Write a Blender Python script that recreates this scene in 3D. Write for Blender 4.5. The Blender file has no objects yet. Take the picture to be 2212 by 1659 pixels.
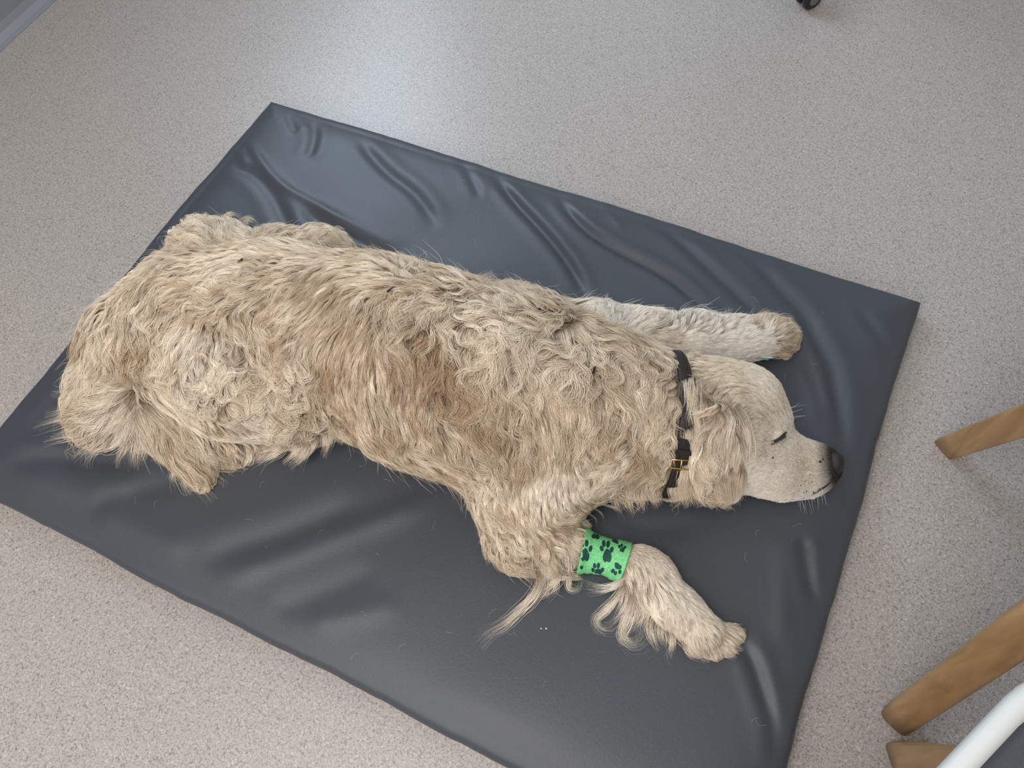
import bpy, bmesh, math, random
import numpy as np
from mathutils import Vector, Matrix
random.seed(7); RNG = np.random.default_rng(11)
SC = bpy.context.scene
COL = SC.collection

# ------------------------------------------------------------------ camera
CAM = np.array([0.42758138, -0.48316635, 1.18])
ROT = np.array([[0.90296478, -0.3465638, 0.25406326],
                [0.4249432, 0.80801458, -0.40808788],
                [-0.06385833, 0.47645143, 0.87687864]])
FPX = 1720.0
cam_d = bpy.data.cameras.new('camera'); cam = bpy.data.objects.new('camera', cam_d); COL.objects.link(cam)
cam_d.sensor_width = 36.0; cam_d.lens = 36.0 * FPX / 2212.0; cam_d.clip_start = 0.02
m4 = Matrix([list(ROT[i]) + [CAM[i]] for i in range(3)] + [[0, 0, 0, 1]])
cam.matrix_world = m4
SC.camera = cam

# ------------------------------------------------------------------ light and exposure
SC.view_settings.view_transform = 'Standard'
SC.view_settings.look = 'None'
SC.view_settings.exposure = 0.03
SC.view_settings.gamma = 1.0
SC.view_settings.use_curve_mapping = False
world = bpy.data.worlds.new('world'); SC.world = world; world.use_nodes = True
world.node_tree.nodes['Background'].inputs[0].default_value = (0.55, 0.66, 0.85, 1)
world.node_tree.nodes['Background'].inputs[1].default_value = 1.0
def area(name, loc, direction, sx, sy, power, col):
    d = bpy.data.lights.new(name, 'AREA'); d.shape = 'RECTANGLE'; d.size = sx; d.size_y = sy
    d.energy = power; d.color = col
    o = bpy.data.objects.new(name, d); COL.objects.link(o); o.location = loc
    o.rotation_euler = Vector(direction).to_track_quat('-Z', 'Y').to_euler()
    return o
WIN_Y0, WIN_Y1, WIN_Z0, WIN_Z1, WALL_X = 0.75, 2.45, 0.95, 2.15, -1.42
area('window_daylight', (WALL_X - 0.02, (WIN_Y0 + WIN_Y1) / 2, (WIN_Z0 + WIN_Z1) / 2), (1, 0, 0), WIN_Z1 - WIN_Z0, WIN_Y1 - WIN_Y0, 56, (0.68, 0.83, 1.0))
area('ceiling_panel_light', (0.0, -1.30, 2.58), (0, 0, -1), 1.5, 1.5, 38, (1.0, 0.955, 0.92))
FW_X0, FW_X1, FW_Z0, FW_Z1, WALL_Y = -1.25, 0.75, 0.95, 2.25, -2.3
area('front_fill_light', ((FW_X0 + FW_X1) / 2, WALL_Y - 0.02, (FW_Z0 + FW_Z1) / 2), (0, 1, 0), FW_X1 - FW_X0, FW_Z1 - FW_Z0, 26, (1.0, 0.96, 0.93))  # fill light added on the near side to brighten the dog

# ------------------------------------------------------------------ helpers
def at(x, y, z):
    """the point of height z that the photograph shows at (x, y)"""
    d = ROT @ np.array([(x - 1106) / FPX, -(y - 829.5) / FPX, -1.0])
    return CAM + (z - CAM[2]) / d[2] * d
def depth(P):
    return -((np.asarray(P) - CAM) @ ROT)[..., 2]
def link(name, me, mat=None, parent=None):
    o = bpy.data.objects.new(name, me); COL.objects.link(o)
    if mat is not None: me.materials.append(mat)
    if parent is not None: o.parent = parent
    return o
def mesh(name, v, f, mat=None, parent=None, smooth=True):
    me = bpy.data.meshes.new(name); me.from_pydata([tuple(map(float, p)) for p in v], [], [tuple(map(int, q)) for q in f]); me.update()
    if smooth: me.polygons.foreach_set('use_smooth', [True] * len(me.polygons))
    return link(name, me, mat, parent)
def from_bm(name, bm, mat=None, parent=None, smooth=False):
    me = bpy.data.meshes.new(name); bm.to_mesh(me); bm.free()
    if smooth: me.polygons.foreach_set('use_smooth', [True] * len(me.polygons))
    return link(name, me, mat, parent)
def empty(name, loc=(0, 0, 0)):
    o = bpy.data.objects.new(name, None); COL.objects.link(o); o.location = loc; o.empty_display_size = 0.05
    return o
def tag(o, label=None, cat=None, group=None, kind=None):
    if label: o['label'] = label
    if cat: o['category'] = cat
    if group: o['group'] = group
    if kind: o['kind'] = kind
    return o
def keep(o, parent):
    """parent without moving: the parts are modelled in world coordinates"""
    o.parent = parent; o.matrix_parent_inverse = Matrix.Translation(parent.location).inverted()
    return o
def box(bm, x0, x1, y0, y1, z0, z1):
    vs = [bm.verts.new((x, y, z)) for z in (z0, z1) for y in (y0, y1) for x in (x0, x1)]
    for q in ((0, 2, 3, 1), (4, 5, 7, 6), (0, 1, 5, 4), (2, 6, 7, 3), (0, 4, 6, 2), (1, 3, 7, 5)): bm.faces.new([vs[i] for i in q])
    return vs
def tube(pts, radii, n=12, flat=1.0, up=None, cap=True):
    """verts, faces of a tube along pts"""
    pts = np.asarray(pts, float); V = []; Fc = []
    radii = np.broadcast_to(radii, (len(pts),))
    t = np.gradient(pts, axis=0); t /= np.linalg.norm(t, axis=1)[:, None] + 1e-12
    ref = np.array(up if up is not None else (0, 0, 1.0))
    for i, p in enumerate(pts):
        a = np.cross(t[i], ref)
        if np.linalg.norm(a) < 1e-4: a = np.cross(t[i], (1, 0, 0))
        a /= np.linalg.norm(a); b = np.cross(a, t[i])
        for k in range(n):
            th = 2 * math.pi * k / n
            V.append(p + radii[i] * (a * math.cos(th) + b * math.sin(th) * flat))
    for i in range(len(pts) - 1):
        for k in range(n):
            Fc.append((i * n + k, i * n + (k + 1) % n, (i + 1) * n + (k + 1) % n, (i + 1) * n + k))
    if cap:
        Fc.append(tuple(range(n))[::-1]); Fc.append(tuple((len(pts) - 1) * n + k for k in range(n)))
    return V, Fc

# ------------------------------------------------------------------ materials
def new_mat(name):
    m = bpy.data.materials.new(name); m.use_nodes = True
    return m, m.node_tree.nodes, m.node_tree.links, m.node_tree.nodes['Principled BSDF']
def plain(name, col, rough=0.5, metal=0.0, spec=0.5, bump=0.0, bscale=60, var=0.0):
    m, N, L, b = new_mat(name)
    b.inputs['Base Color'].default_value = (*col, 1); b.inputs['Roughness'].default_value = rough
    b.inputs['Metallic'].default_value = metal; b.inputs['Specular IOR Level'].default_value = spec
    tc = N.new('ShaderNodeTexCoord')
    nz = N.new('ShaderNodeTexNoise'); nz.inputs['Scale'].default_value = bscale; nz.inputs['Detail'].default_value = 3
    L.new(tc.outputs['Object'], nz.inputs['Vector'])
    if var > 0:
        mx = N.new('ShaderNodeMixRGB'); mx.blend_type = 'MULTIPLY'; mx.inputs[0].default_value = var
        mx.inputs[1].default_value = (*col, 1); L.new(nz.outputs['Fac'], mx.inputs[2]); L.new(mx.outputs[0], b.inputs['Base Color'])
    if bump > 0:
        bp = N.new('ShaderNodeBump'); bp.inputs['Strength'].default_value = bump; bp.inputs['Distance'].default_value = 0.002
        L.new(nz.outputs['Fac'], bp.inputs['Height']); L.new(bp.outputs[0], b.inputs['Normal'])
    return m
def math_node(N, L, op, a, b=None, clamp=False):
    n = N.new('ShaderNodeMath'); n.operation = op; n.use_clamp = clamp
    for i, x in enumerate((a, b)):
        if x is None: continue
        if isinstance(x, (int, float)): n.inputs[i].default_value = x
        else: L.new(x, n.inputs[i])
    return n.outputs[0]
def floor_material():
    m, N, L, b = new_mat('worm_pattern_vinyl')
    tc = N.new('ShaderNodeTexCoord'); P = tc.outputs['Object']
    def noise(scale, detail=0.0, off=0.0, rough=0.5, dist=0.0):
        mp = N.new('ShaderNodeMapping'); mp.inputs['Location'].default_value = (off, off * .7, 0); L.new(P, mp.inputs['Vector'])
        n = N.new('ShaderNodeTexNoise'); n.inputs['Scale'].default_value = scale; n.inputs['Detail'].default_value = detail
        n.inputs['Roughness'].default_value = rough; n.inputs['Distortion'].default_value = dist
        L.new(mp.outputs[0], n.inputs['Vector']); return n.outputs['Fac']
    def worms(scale, off, width, cut):
        # thin lines where a noise crosses its middle, broken into short curls by a second noise
        d = math_node(N, L, 'ABSOLUTE', math_node(N, L, 'SUBTRACT', noise(scale, 0.0, off, dist=0.8), 0.5))
        line = math_node(N, L, 'SUBTRACT', 1.0, math_node(N, L, 'DIVIDE', d, width), True)
        gate = math_node(N, L, 'MULTIPLY', math_node(N, L, 'SUBTRACT', noise(scale * 1.15, 0.0, off + 5), cut), 14.0, True)
        return math_node(N, L, 'MULTIPLY', line, gate)
    dark = worms(200, 0.0, 0.085, 0.44); light = worms(205, 3.3, 0.085, 0.44); dark2 = worms(240, 9.1, 0.07, 0.50)
    big = noise(1.3, 2.0, 4.0)
    base = N.new('ShaderNodeMixRGB'); L.new(big, base.inputs[0]); base.inputs[1].default_value = (0.425, 0.388, 0.362, 1); base.inputs[2].default_value = (0.455, 0.418, 0.392, 1)
    def over(prev, fac, col, k):
        x = N.new('ShaderNodeMixRGB'); L.new(math_node(N, L, 'MULTIPLY', fac, k), x.inputs[0]); L.new(prev, x.inputs[1]); x.inputs[2].default_value = (*col, 1); return x.outputs[0]
    c = over(base.outputs[0], light, (0.66, 0.61, 0.57), 0.8)
    c = over(c, dark, (0.20, 0.17, 0.15), 0.85)
    c = over(c, dark2, (0.24, 0.20, 0.16), 0.7)
    sp = noise(420, 0.0, 2.0)
    spk = math_node(N, L, 'MULTIPLY', math_node(N, L, 'SUBTRACT', sp, 0.745), 30.0, True)
    c = over(c, spk, (0.08, 0.07, 0.06), 0.8)
    L.new(c, b.inputs['Base Color'])
    b.inputs['Roughness'].default_value = 0.36; b.inputs['Specular IOR Level'].default_value = 0.62
    bp = N.new('ShaderNodeBump'); bp.inputs['Strength'].default_value = 0.12; bp.inputs['Distance'].default_value = 0.001
    L.new(noise(230, 1.0, 1.0), bp.inputs['Height']); L.new(bp.outputs[0], b.inputs['Normal'])
    return m
def leather_material():
    m, N, L, b = new_mat('grey_vinyl_leather')
    tc = N.new('ShaderNodeTexCoord')
    b.inputs['Base Color'].default_value = (0.062, 0.067, 0.075, 1)
    nz = N.new('ShaderNodeTexNoise'); nz.inputs['Scale'].default_value = 3.0; nz.inputs['Detail'].default_value = 4; L.new(tc.outputs['Object'], nz.inputs['Vector'])
    rmp = N.new('ShaderNodeMixRGB'); L.new(nz.outputs['Fac'], rmp.inputs[0]); rmp.inputs[1].default_value = (0.050, 0.057, 0.070, 1); rmp.inputs[2].default_value = (0.060, 0.068, 0.083, 1); L.new(rmp.outputs[0], b.inputs['Base Color'])
    b.inputs['Roughness'].default_value = 0.46; b.inputs['Specular IOR Level'].default_value = 0.6
    vo = N.new('ShaderNodeTexNoise'); vo.inputs['Scale'].default_value = 330; vo.inputs['Detail'].default_value = 1.5; vo.inputs['Distortion'].default_value = 1.2; L.new(tc.outputs['Object'], vo.inputs['Vector'])
    bp = N.new('ShaderNodeBump'); bp.inputs['Strength'].default_value = 0.35; bp.inputs['Distance'].default_value = 0.0008
    L.new(vo.outputs['Fac'], bp.inputs['Height']); L.new(bp.outputs[0], b.inputs['Normal'])
    return m
def wood_material():
    m, N, L, b = new_mat('beech_wood')
    tc = N.new('ShaderNodeTexCoord'); mp = N.new('ShaderNodeMapping'); mp.inputs['Scale'].default_value = (60, 60, 4); L.new(tc.outputs['Object'], mp.inputs['Vector'])
    nz = N.new('ShaderNodeTexNoise'); nz.inputs['Scale'].default_value = 1.0; nz.inputs['Detail'].default_value = 4; nz.inputs['Distortion'].default_value = .6; L.new(mp.outputs[0], nz.inputs['Vector'])
    rp = N.new('ShaderNodeValToRGB'); rp.color_ramp.elements[0].color = (0.34, 0.195, 0.085, 1); rp.color_ramp.elements[1].color = (0.50, 0.31, 0.15, 1)
    rp.color_ramp.elements[0].position = .3; rp.color_ramp.elements[1].position = .7
    L.new(nz.outputs['Fac'], rp.inputs[0]); L.new(rp.outputs[0], b.inputs['Base Color']); b.inputs['Roughness'].default_value = 0.4
    return m
M_FLOOR = floor_material(); M_MAT = leather_material(); M_WOOD = wood_material()
M_WALL = plain('wall_paint', (0.62, 0.60, 0.56), 0.7, bump=.1, bscale=200)
M_WALLDARK = plain('taupe_wall_covering', (0.22, 0.20, 0.175), 0.6, bump=.1, bscale=200)
M_SKIRT = plain('grey_skirting', (0.30, 0.32, 0.36), 0.45, var=.15, bscale=8)
M_CEIL = plain('ceiling_white', (0.8, 0.79, 0.76), 0.8)
M_FRAME = plain('window_frame_white', (0.8, 0.8, 0.8), 0.4)
M_BLACK = plain('black_plastic', (0.012, 0.012, 0.013), 0.35)
M_GREYPL = plain('grey_plastic', (0.16, 0.16, 0.165), 0.4)
M_CHROME = plain('chrome', (0.6, 0.6, 0.62), 0.2, metal=1.0)
M_WHITE = plain('white_shell', (0.74, 0.75, 0.74), 0.38)
M_PAD = plain('grey_seat_pad', (0.060, 0.066, 0.074), 0.45, bump=.25, bscale=400)
M_BRASS = plain('brass', (0.80, 0.58, 0.24), 0.25, metal=1.0)
M_STEEL = plain('steel', (0.7, 0.7, 0.72), 0.22, metal=1.0)

# ------------------------------------------------------------------ the room
FX0, FX1, FY0, FY1, CEIL = WALL_X, 2.9, -2.3, 2.9, 2.6
bm = bmesh.new(); box(bm, FX0 - .1, FX1 + .1, FY0 - .1, FY1 + .1, -0.05, 0.0); tag(from_bm('floor', bm, M_FLOOR), 'speckled beige vinyl floor with a worm pattern', kind='structure')
bm = bmesh.new(); box(bm, FX0 - .1, FX1 + .1, FY0 - .1, FY1 + .1, CEIL, CEIL + .05); tag(from_bm('ceiling', bm, M_CEIL), 'white ceiling above the mat', kind='structure')
bm = bmesh.new()
box(bm, FX0 - .1, FX0, FY0, FY1, 0, WIN_Z0); box(bm, FX0 - .1, FX0, FY0, FY1, WIN_Z1, CEIL)
box(bm, FX0 - .1, FX0, FY0, WIN_Y0, WIN_Z0, WIN_Z1); box(bm, FX0 - .1, FX0, WIN_Y1, FY1, WIN_Z0, WIN_Z1)
tag(from_bm('wall_left', bm, M_WALLDARK), 'taupe wall behind the far left corner of the floor', kind='structure')
for n, a, lb in (('wall_right', (FX1, FX1 + .1, FY0, FY1), 'pale painted wall behind the chairs'), ('wall_back', (FX0, FX1, FY1, FY1 + .1), 'pale painted wall beyond the far side of the mat')):
    bm = bmesh.new(); box(bm, *a, 0, CEIL); tag(from_bm(n, bm, M_WALL), lb, kind='structure')
bm = bmesh.new()
box(bm, FX0, FX1, FY0 - .1, FY0, 0, FW_Z0); box(bm, FX0, FX1, FY0 - .1, FY0, FW_Z1, CEIL)
box(bm, FX0, FW_X0, FY0 - .1, FY0, FW_Z0, FW_Z1); box(bm, FW_X1, FX1, FY0 - .1, FY0, FW_Z0, FW_Z1)
tag(from_bm('wall_front', bm, M_WALL), 'pale painted wall with an added window on the near side of the room', kind='structure')
# cove skirting along the left wall
prof = [(0.0, 0.10), (0.004, 0.10), (0.005, 0.03), (0.010, 0.014), (0.022, 0.004), (0.036, 0.0015), (0.036, 0.0), (0.0, 0.0)]
v = [(FX0 + a, y, z) for y in (FY0, FY1) for a, z in prof]; n = len(prof)
tag(mesh('baseboard_left', v, [(i, (i + 1) % n, n + (i + 1) % n, n + i) for i in range(n)] + [tuple(range(n)), tuple(range(2 * n - 1, n - 1, -1))], M_SKIRT, smooth=False), 'grey coved skirting at the foot of the taupe wall', kind='structure')
win = empty('window_1', (FX0 - .05, (WIN_Y0 + WIN_Y1) / 2, WIN_Z0)); tag(win, 'white framed window in the left wall', kind='structure')
bm = bmesh.new(); fw = .05
box(bm, FX0 - .08, FX0 - .04, WIN_Y0, WIN_Y1, WIN_Z0, WIN_Z0 + fw); box(bm, FX0 - .08, FX0 - .04, WIN_Y0, WIN_Y1, WIN_Z1 - fw, WIN_Z1)
for yy in (WIN_Y0, (WIN_Y0 + WIN_Y1) / 2 - fw / 2, WIN_Y1 - fw): box(bm, FX0 - .079, FX0 - .041, yy, yy + fw, WIN_Z0 + fw, WIN_Z1 - fw)
keep(from_bm('window_frame', bm, M_FRAME), win)
M_GLASS, _N, _L, _b = new_mat('window_glass'); _b.inputs['Transmission Weight'].default_value = 1; _b.inputs['Roughness'].default_value = 0; _b.inputs['IOR'].default_value = 1.05
bm = bmesh.new(); box(bm, FX0 - .063, FX0 - .057, WIN_Y0 + fw, WIN_Y1 - fw, WIN_Z0 + fw, WIN_Z1 - fw); keep(from_bm('pane', bm, M_GLASS), win)
win2 = empty('added_window', ((FW_X0 + FW_X1) / 2, FY0 - .05, FW_Z0)); tag(win2, 'unseen white framed window added in the near wall', kind='structure')  # unseen window, added to go with the front fill light
bm = bmesh.new()
box(bm, FW_X0, FW_X1, FY0 - .08, FY0 - .04, FW_Z0, FW_Z0 + fw); box(bm, FW_X0, FW_X1, FY0 - .08, FY0 - .04, FW_Z1 - fw, FW_Z1)
for xx in (FW_X0, (FW_X0 + FW_X1) / 2 - fw / 2, FW_X1 - fw): box(bm, xx, xx + fw, FY0 - .079, FY0 - .041, FW_Z0 + fw, FW_Z1 - fw)
keep(from_bm('window_frame', bm, M_FRAME), win2)
bm = bmesh.new(); box(bm, FW_X0 + fw, FW_X1 - fw, FY0 - .063, FY0 - .057, FW_Z0 + fw, FW_Z1 - fw); keep(from_bm('pane', bm, M_GLASS), win2)
bm = bmesh.new(); box(bm, -.78, .78, -1.3 - .78, -1.3 + .78, 2.586, CEIL); keep(from_bm('light_panel', bm, M_FRAME), bpy.data.objects['ceiling'])

# ------------------------------------------------------------------ the mat
MAT_T = 0.048
HX, HY = 0.6608, 0.4654
def folds_height(X, Y):
    Z = np.zeros_like(X)
    # (amplitude mm, width mm, side of the companion ridge, photo polyline)
    F = [
     (-4, 13, 1, [(490, 345), (520, 362), (558, 384), (590, 422), (612, 470), (640, 520)]),
     (4, 9, 0, [(526, 286), (558, 340), (596, 397), (669, 435), (716, 466), (790, 500)]),
     (-5, 13, 1, [(644, 444), (685, 476), (748, 507), (811, 539), (870, 560)]),
     (-4, 11, 1, [(772, 285), (783, 310), (805, 340), (843, 378), (890, 412), (922, 450), (950, 500)]),
     (-3, 10, 1, [(672, 245), (680, 280), (676, 320), (660, 350)]),
     (-2, 8, 1, [(618, 235), (628, 262), (640, 290)]),
     (2.5, 9, 0, [(500, 300), (520, 330), (535, 370)]),
     (-2.5, 8, 1, [(975, 325), (1000, 345), (1022, 392), (1040, 430)]),
     (-6, 8.5, 1, [(1055, 350), (1066, 370), (1111, 433), (1158, 483), (1215, 550), (1250, 604), (1272, 660)]),
     (-6, 8.5, 1, [(1195, 395), (1202, 407), (1221, 449), (1269, 502), (1332, 540), (1411, 578), (1475, 620), (1545, 690)]),
     (2.2, 7, 0, [(1290, 425), (1320, 460), (1350, 500)]),
     (-4.5, 10, 1, [(1395, 462), (1411, 471), (1475, 521), (1538, 585), (1601, 642), (1660, 700)]),
     (-4.5, 12, 1, [(1560, 500), (1595, 521), (1633, 563), (1696, 634), (1736, 675), (1772, 748), (1796, 791), (1808, 851), (1822, 935), (1835, 1020)]),
     (3, 9, 0, [(1690, 660), (1740, 740), (1765, 800), (1785, 860), (1800, 920)]),
     (-2.5, 10, 1, [(1850, 660), (1873, 690), (1905, 731), (1929, 755), (1950, 770)]),
     (2.2, 10, 0, [(1720, 780), (1750, 850), (1765, 930)]),
     (-4.5, 9, 1, [(1735, 1150), (1742, 1209), (1752, 1260), (1770, 1310)]),
     (-4.5, 9, 1, [(1590, 1370), (1628, 1425), (1647, 1486), (1672, 1555), (1680, 1610), (1685, 1680)]),
     (2.5, 14, 0, [(1690, 1150), (1690, 1260), (1690, 1400)]),
     (2.6, 15, 0, [(10, 948), (60, 958), (163, 966), (240, 966)]),
     (-3, 15, 1, [(0, 1000), (60, 992), (160, 990), (260, 1000), (330, 1012)]),
     (4, 26, 0, [(20, 1025), (120, 1050), (220, 1062), (330, 1040)]),
     (-2, 18, 1, [(185, 1095), (240, 1078), (325, 1055), (400, 1045)]),
     (3.5, 24, 0, [(190, 1100), (270, 1130), (360, 1165), (420, 1200)]),
     (-2.6, 20, 1, [(395, 1232), (450, 1205), (520, 1180), (600, 1160), (700, 1120), (800, 1075)]),
     (4, 20, 0, [(440, 1255), (560, 1220), (700, 1170), (860, 1110), (960, 1060)]),
     (-2.3, 20, 1, [(560, 1335), (640, 1305), (720, 1275), (830, 1230)]),
     (2.5, 18, 0, [(650, 1345), (760, 1330), (880, 1300)]),
     (-3, 16, 1, [(430, 520), (330, 560), (250, 640)]),
     (-2.5, 12, 1, [(290, 610), (240, 650), (180, 730)]),
     (2.5, 14, 0, [(180, 730), (110, 830), (40, 920)]),
     (-1.6, 9, 1, [(1560, 480), (1620, 530), (1690, 590)]),
     (-.8, 14, 1, [(1330, 1130), (1420, 1150), (1520, 1130)]),
    ]
    for amp, w, side, pl in F:
        amp *= 1e-3; w *= 1e-3
        P = np.array([at(x, y, MAT_T)[:2] for x, y in pl])
        # smooth the polyline
        for _ in range(2):
            Q = [P[0]]
            for a, b in zip(P[:-1], P[1:]): Q += [a * .75 + b * .25, a * .25 + b * .75]
            P = np.array(Q + [P[-1]])
        lo = P.min(0) - 5 * w; hi = P.max(0) + 5 * w
        sel = (X > lo[0]) & (X < hi[0]) & (Y > lo[1]) & (Y < hi[1])
        x = X[sel]; y = Y[sel]
        best = np.full(x.shape, 9.0); sg = np.zeros_like(best); tt = np.zeros_like(best)
        seg = np.linalg.norm(np.diff(P, axis=0), axis=1); cum = np.concatenate([[0], np.cumsum(seg)])
        for i in range(len(P) - 1):
            d = P[i + 1] - P[i]; L2 = d @ d
            t = np.clip(((x - P[i, 0]) * d[0] + (y - P[i, 1]) * d[1]) / L2, 0, 1)
            ex = x - P[i, 0] - t * d[0]; ey = y - P[i, 1] - t * d[1]; dd = np.hypot(ex, ey)
            k = dd < best
            best[k] = dd[k]; sg[k] = np.sign(d[0] * ey - d[1] * ex)[k]; tt[k] = (cum[i] + t[k] * seg[i]) / cum[-1]
        taper = np.clip(np.minimum(tt, 1 - tt) / 0.22, 0, 1); taper = taper * taper * (3 - 2 * taper)
        s = best * sg
        h = amp * np.exp(-(best / w) ** 2)
        if side: h += -0.55 * amp * np.exp(-((s - 2.0 * w) / (1.3 * w)) ** 2) - 0.35 * amp * np.exp(-((s + 2.0 * w) / (1.3 * w)) ** 2)
        Z[sel] += h * taper
    return Z
def wob(t, seed, a):
    r = np.random.default_rng(seed); o = np.zeros_like(t)
    for f in (2.1, 4.7, 9.3, 17.0, 31.0): o += np.sin(t * f * 2 * math.pi / 1.3 + r.uniform(0, 6.28)) / f ** .75 * r.uniform(.5, 1)
    return o * a
def mat_top(x, y):
    X = np.asarray(x, float); Y = np.asarray(y, float)
    soft = 0.0016 * np.sin(X * 9 + Y * 5 + 1) * np.sin(Y * 11 - X * 3) + 0.0008 * np.sin(X * 23 - Y * 17)
    return MAT_T + soft + folds_height(X, Y)
def build_mat():
    NX, NY, r = 331, 233, 0.021
    u = np.linspace(-1, 1, NX); w = np.linspace(-1, 1, NY)
    U, Wd = np.meshgrid(u, w, indexing='ij')
    # outline: nearly straight edges with a little pull and bulge
    ex0 = -HX + r + wob(w * HY, 1, .0035) * (1 - w ** 2 * .6) + .006 * (1 - w ** 2) * -1
    ex1 = HX - r + wob(w * HY, 2, .003) * (1 - w ** 2 * .6) - .004 * (1 - w ** 2)
    ey0 = -HY + r + wob(u * HX, 3, .003) * (1 - u ** 2 * .6)
    ey1 = HY - r + wob(u * HX, 4, .0028) * (1 - u ** 2 * .6) + .004 * (1 - u ** 2)
    X = ex0[None, :] + (U + 1) / 2 * (ex1 - ex0)[None, :]
    Y = ey0[:, None] + (Wd + 1) / 2 * (ey1 - ey0)[:, None]
    edge = np.minimum(np.minimum(X + HX, HX - X), np.minimum(Y + HY, HY - Y)) - r
    Z = mat_top(X, Y)
    Z = MAT_T + (Z - MAT_T) * np.clip(0.35 + edge / 0.05, 0.35, 1) - 0.010 * np.exp(-np.clip(edge, 0, 1) / 0.028)
    V = [np.stack([X, Y, Z], -1).reshape(-1, 3)]
    idx = np.arange(NX * NY).reshape(NX, NY); Fc = []
    q = np.stack([idx[:-1, :-1], idx[1:, :-1], idx[1:, 1:], idx[:-1, 1:]], -1).reshape(-1, 4); Fc = q.tolist()
    ring = list(idx[:, 0]) + list(idx[-1, 1:]) + list(idx[-2::-1, -1]) + list(idx[0, -2:0:-1])
    base = V[0][ring]
    nrm = np.zeros((len(ring), 2))
    for k, i in enumerate(ring):
        a, b = divmod(i, NY)
        if b == 0: nrm[k, 1] -= 1
        if b == NY - 1: nrm[k, 1] += 1
        if a == 0: nrm[k, 0] -= 1
        if a == NX - 1: nrm[k, 0] += 1
    tper = np.arange(len(ring)) / len(ring) * 6
    bul = wob(tper, 8, .0015)
    prev = np.array(ring); cnt = NX * NY
    for k, ang in enumerate((22, 45, 68, 90, 115, 140, 165, 180)):
        a = math.radians(ang)
        zt = base[:, 2]; zmid = np.maximum(zt * 0.5, .012)
        off = r * math.sin(a) ** .8 + bul * math.sin(a)
        z = zmid + (zt - zmid) * math.cos(a) if ang <= 90 else zmid * (1 + math.cos(a)) + .0006
        pr = base.copy(); pr[:, :2] += nrm * np.asarray(off)[:, None]; pr[:, 2] = z
        V.append(pr); cur = cnt + np.arange(len(ring)); cnt += len(ring)
        n1 = np.roll(prev, -1); n2 = np.roll(cur, -1)
        Fc += np.stack([prev, cur, n2, n1], -1).tolist(); prev = cur
    Fc.append([int(i) for i in prev[::-1]])
    me = bpy.data.meshes.new('cushioned_mat'); me.from_pydata(np.concatenate(V).tolist(), [], Fc); me.update()
    me.polygons.foreach_set('use_smooth', [True] * len(me.polygons))
    return link('floor_mat', me, M_MAT)
tag(build_mat(), 'thin dark grey vinyl floor mat with creases under the dog', 'mat')

# ------------------------------------------------------------------ chairs
def leg_mesh(name, p0, p1, wa, ta, wb, tb, side, parent, round_=.35):
    """tapered leg with a rounded rectangular section; side = direction of the wide face"""
    p0 = np.array(p0, float); p1 = np.array(p1, float); t = (p1 - p0) / np.linalg.norm(p1 - p0)
    s = np.array(side, float); s[2] = 0; s /= np.linalg.norm(s); u = np.cross(t, s); u /= np.linalg.norm(u); s2 = np.cross(u, t)
    V = []; Fc = []; n = 20; rows = 10
    for i in range(rows + 1):
        f = i / rows; c = p0 + (p1 - p0) * f
        w_ = (wa + (wb - wa) * f) / 2; t_ = (ta + (tb - ta) * f) / 2
        for k in range(n):
            th = 2 * math.pi * k / n; e = round_
            cx = math.copysign(abs(math.cos(th)) ** e, math.cos(th)); sx = math.copysign(abs(math.sin(th)) ** e, math.sin(th))
            p = c + s2 * cx * w_ + u * sx * t_
            if i == 0: p[2] = 0.0
            V.append(p)
    for i in range(rows):
        for k in range(n): Fc.append((i * n + k, i * n + (k + 1) % n, (i + 1) * n + (k + 1) % n, (i + 1) * n + k))
    Fc += [tuple(range(n))[::-1], tuple(rows * n + k for k in range(n))]
    o = mesh(name, V, Fc, M_WOOD, smooth=True)
    return keep(o, parent)
def rr_outline(hx, hy, rad, n=10):
    o = []
    for cx, cy, a0 in ((hx - rad, hy - rad, 0), (-hx + rad, hy - rad, 90), (-hx + rad, -hy + rad, 180), (hx - rad, -hy + rad, 270)):
        for k in range(n + 1):
            a = math.radians(a0 + 90 * k / n); o.append((cx + rad * math.cos(a), cy + rad * math.sin(a)))
    return np.array(o)
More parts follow.
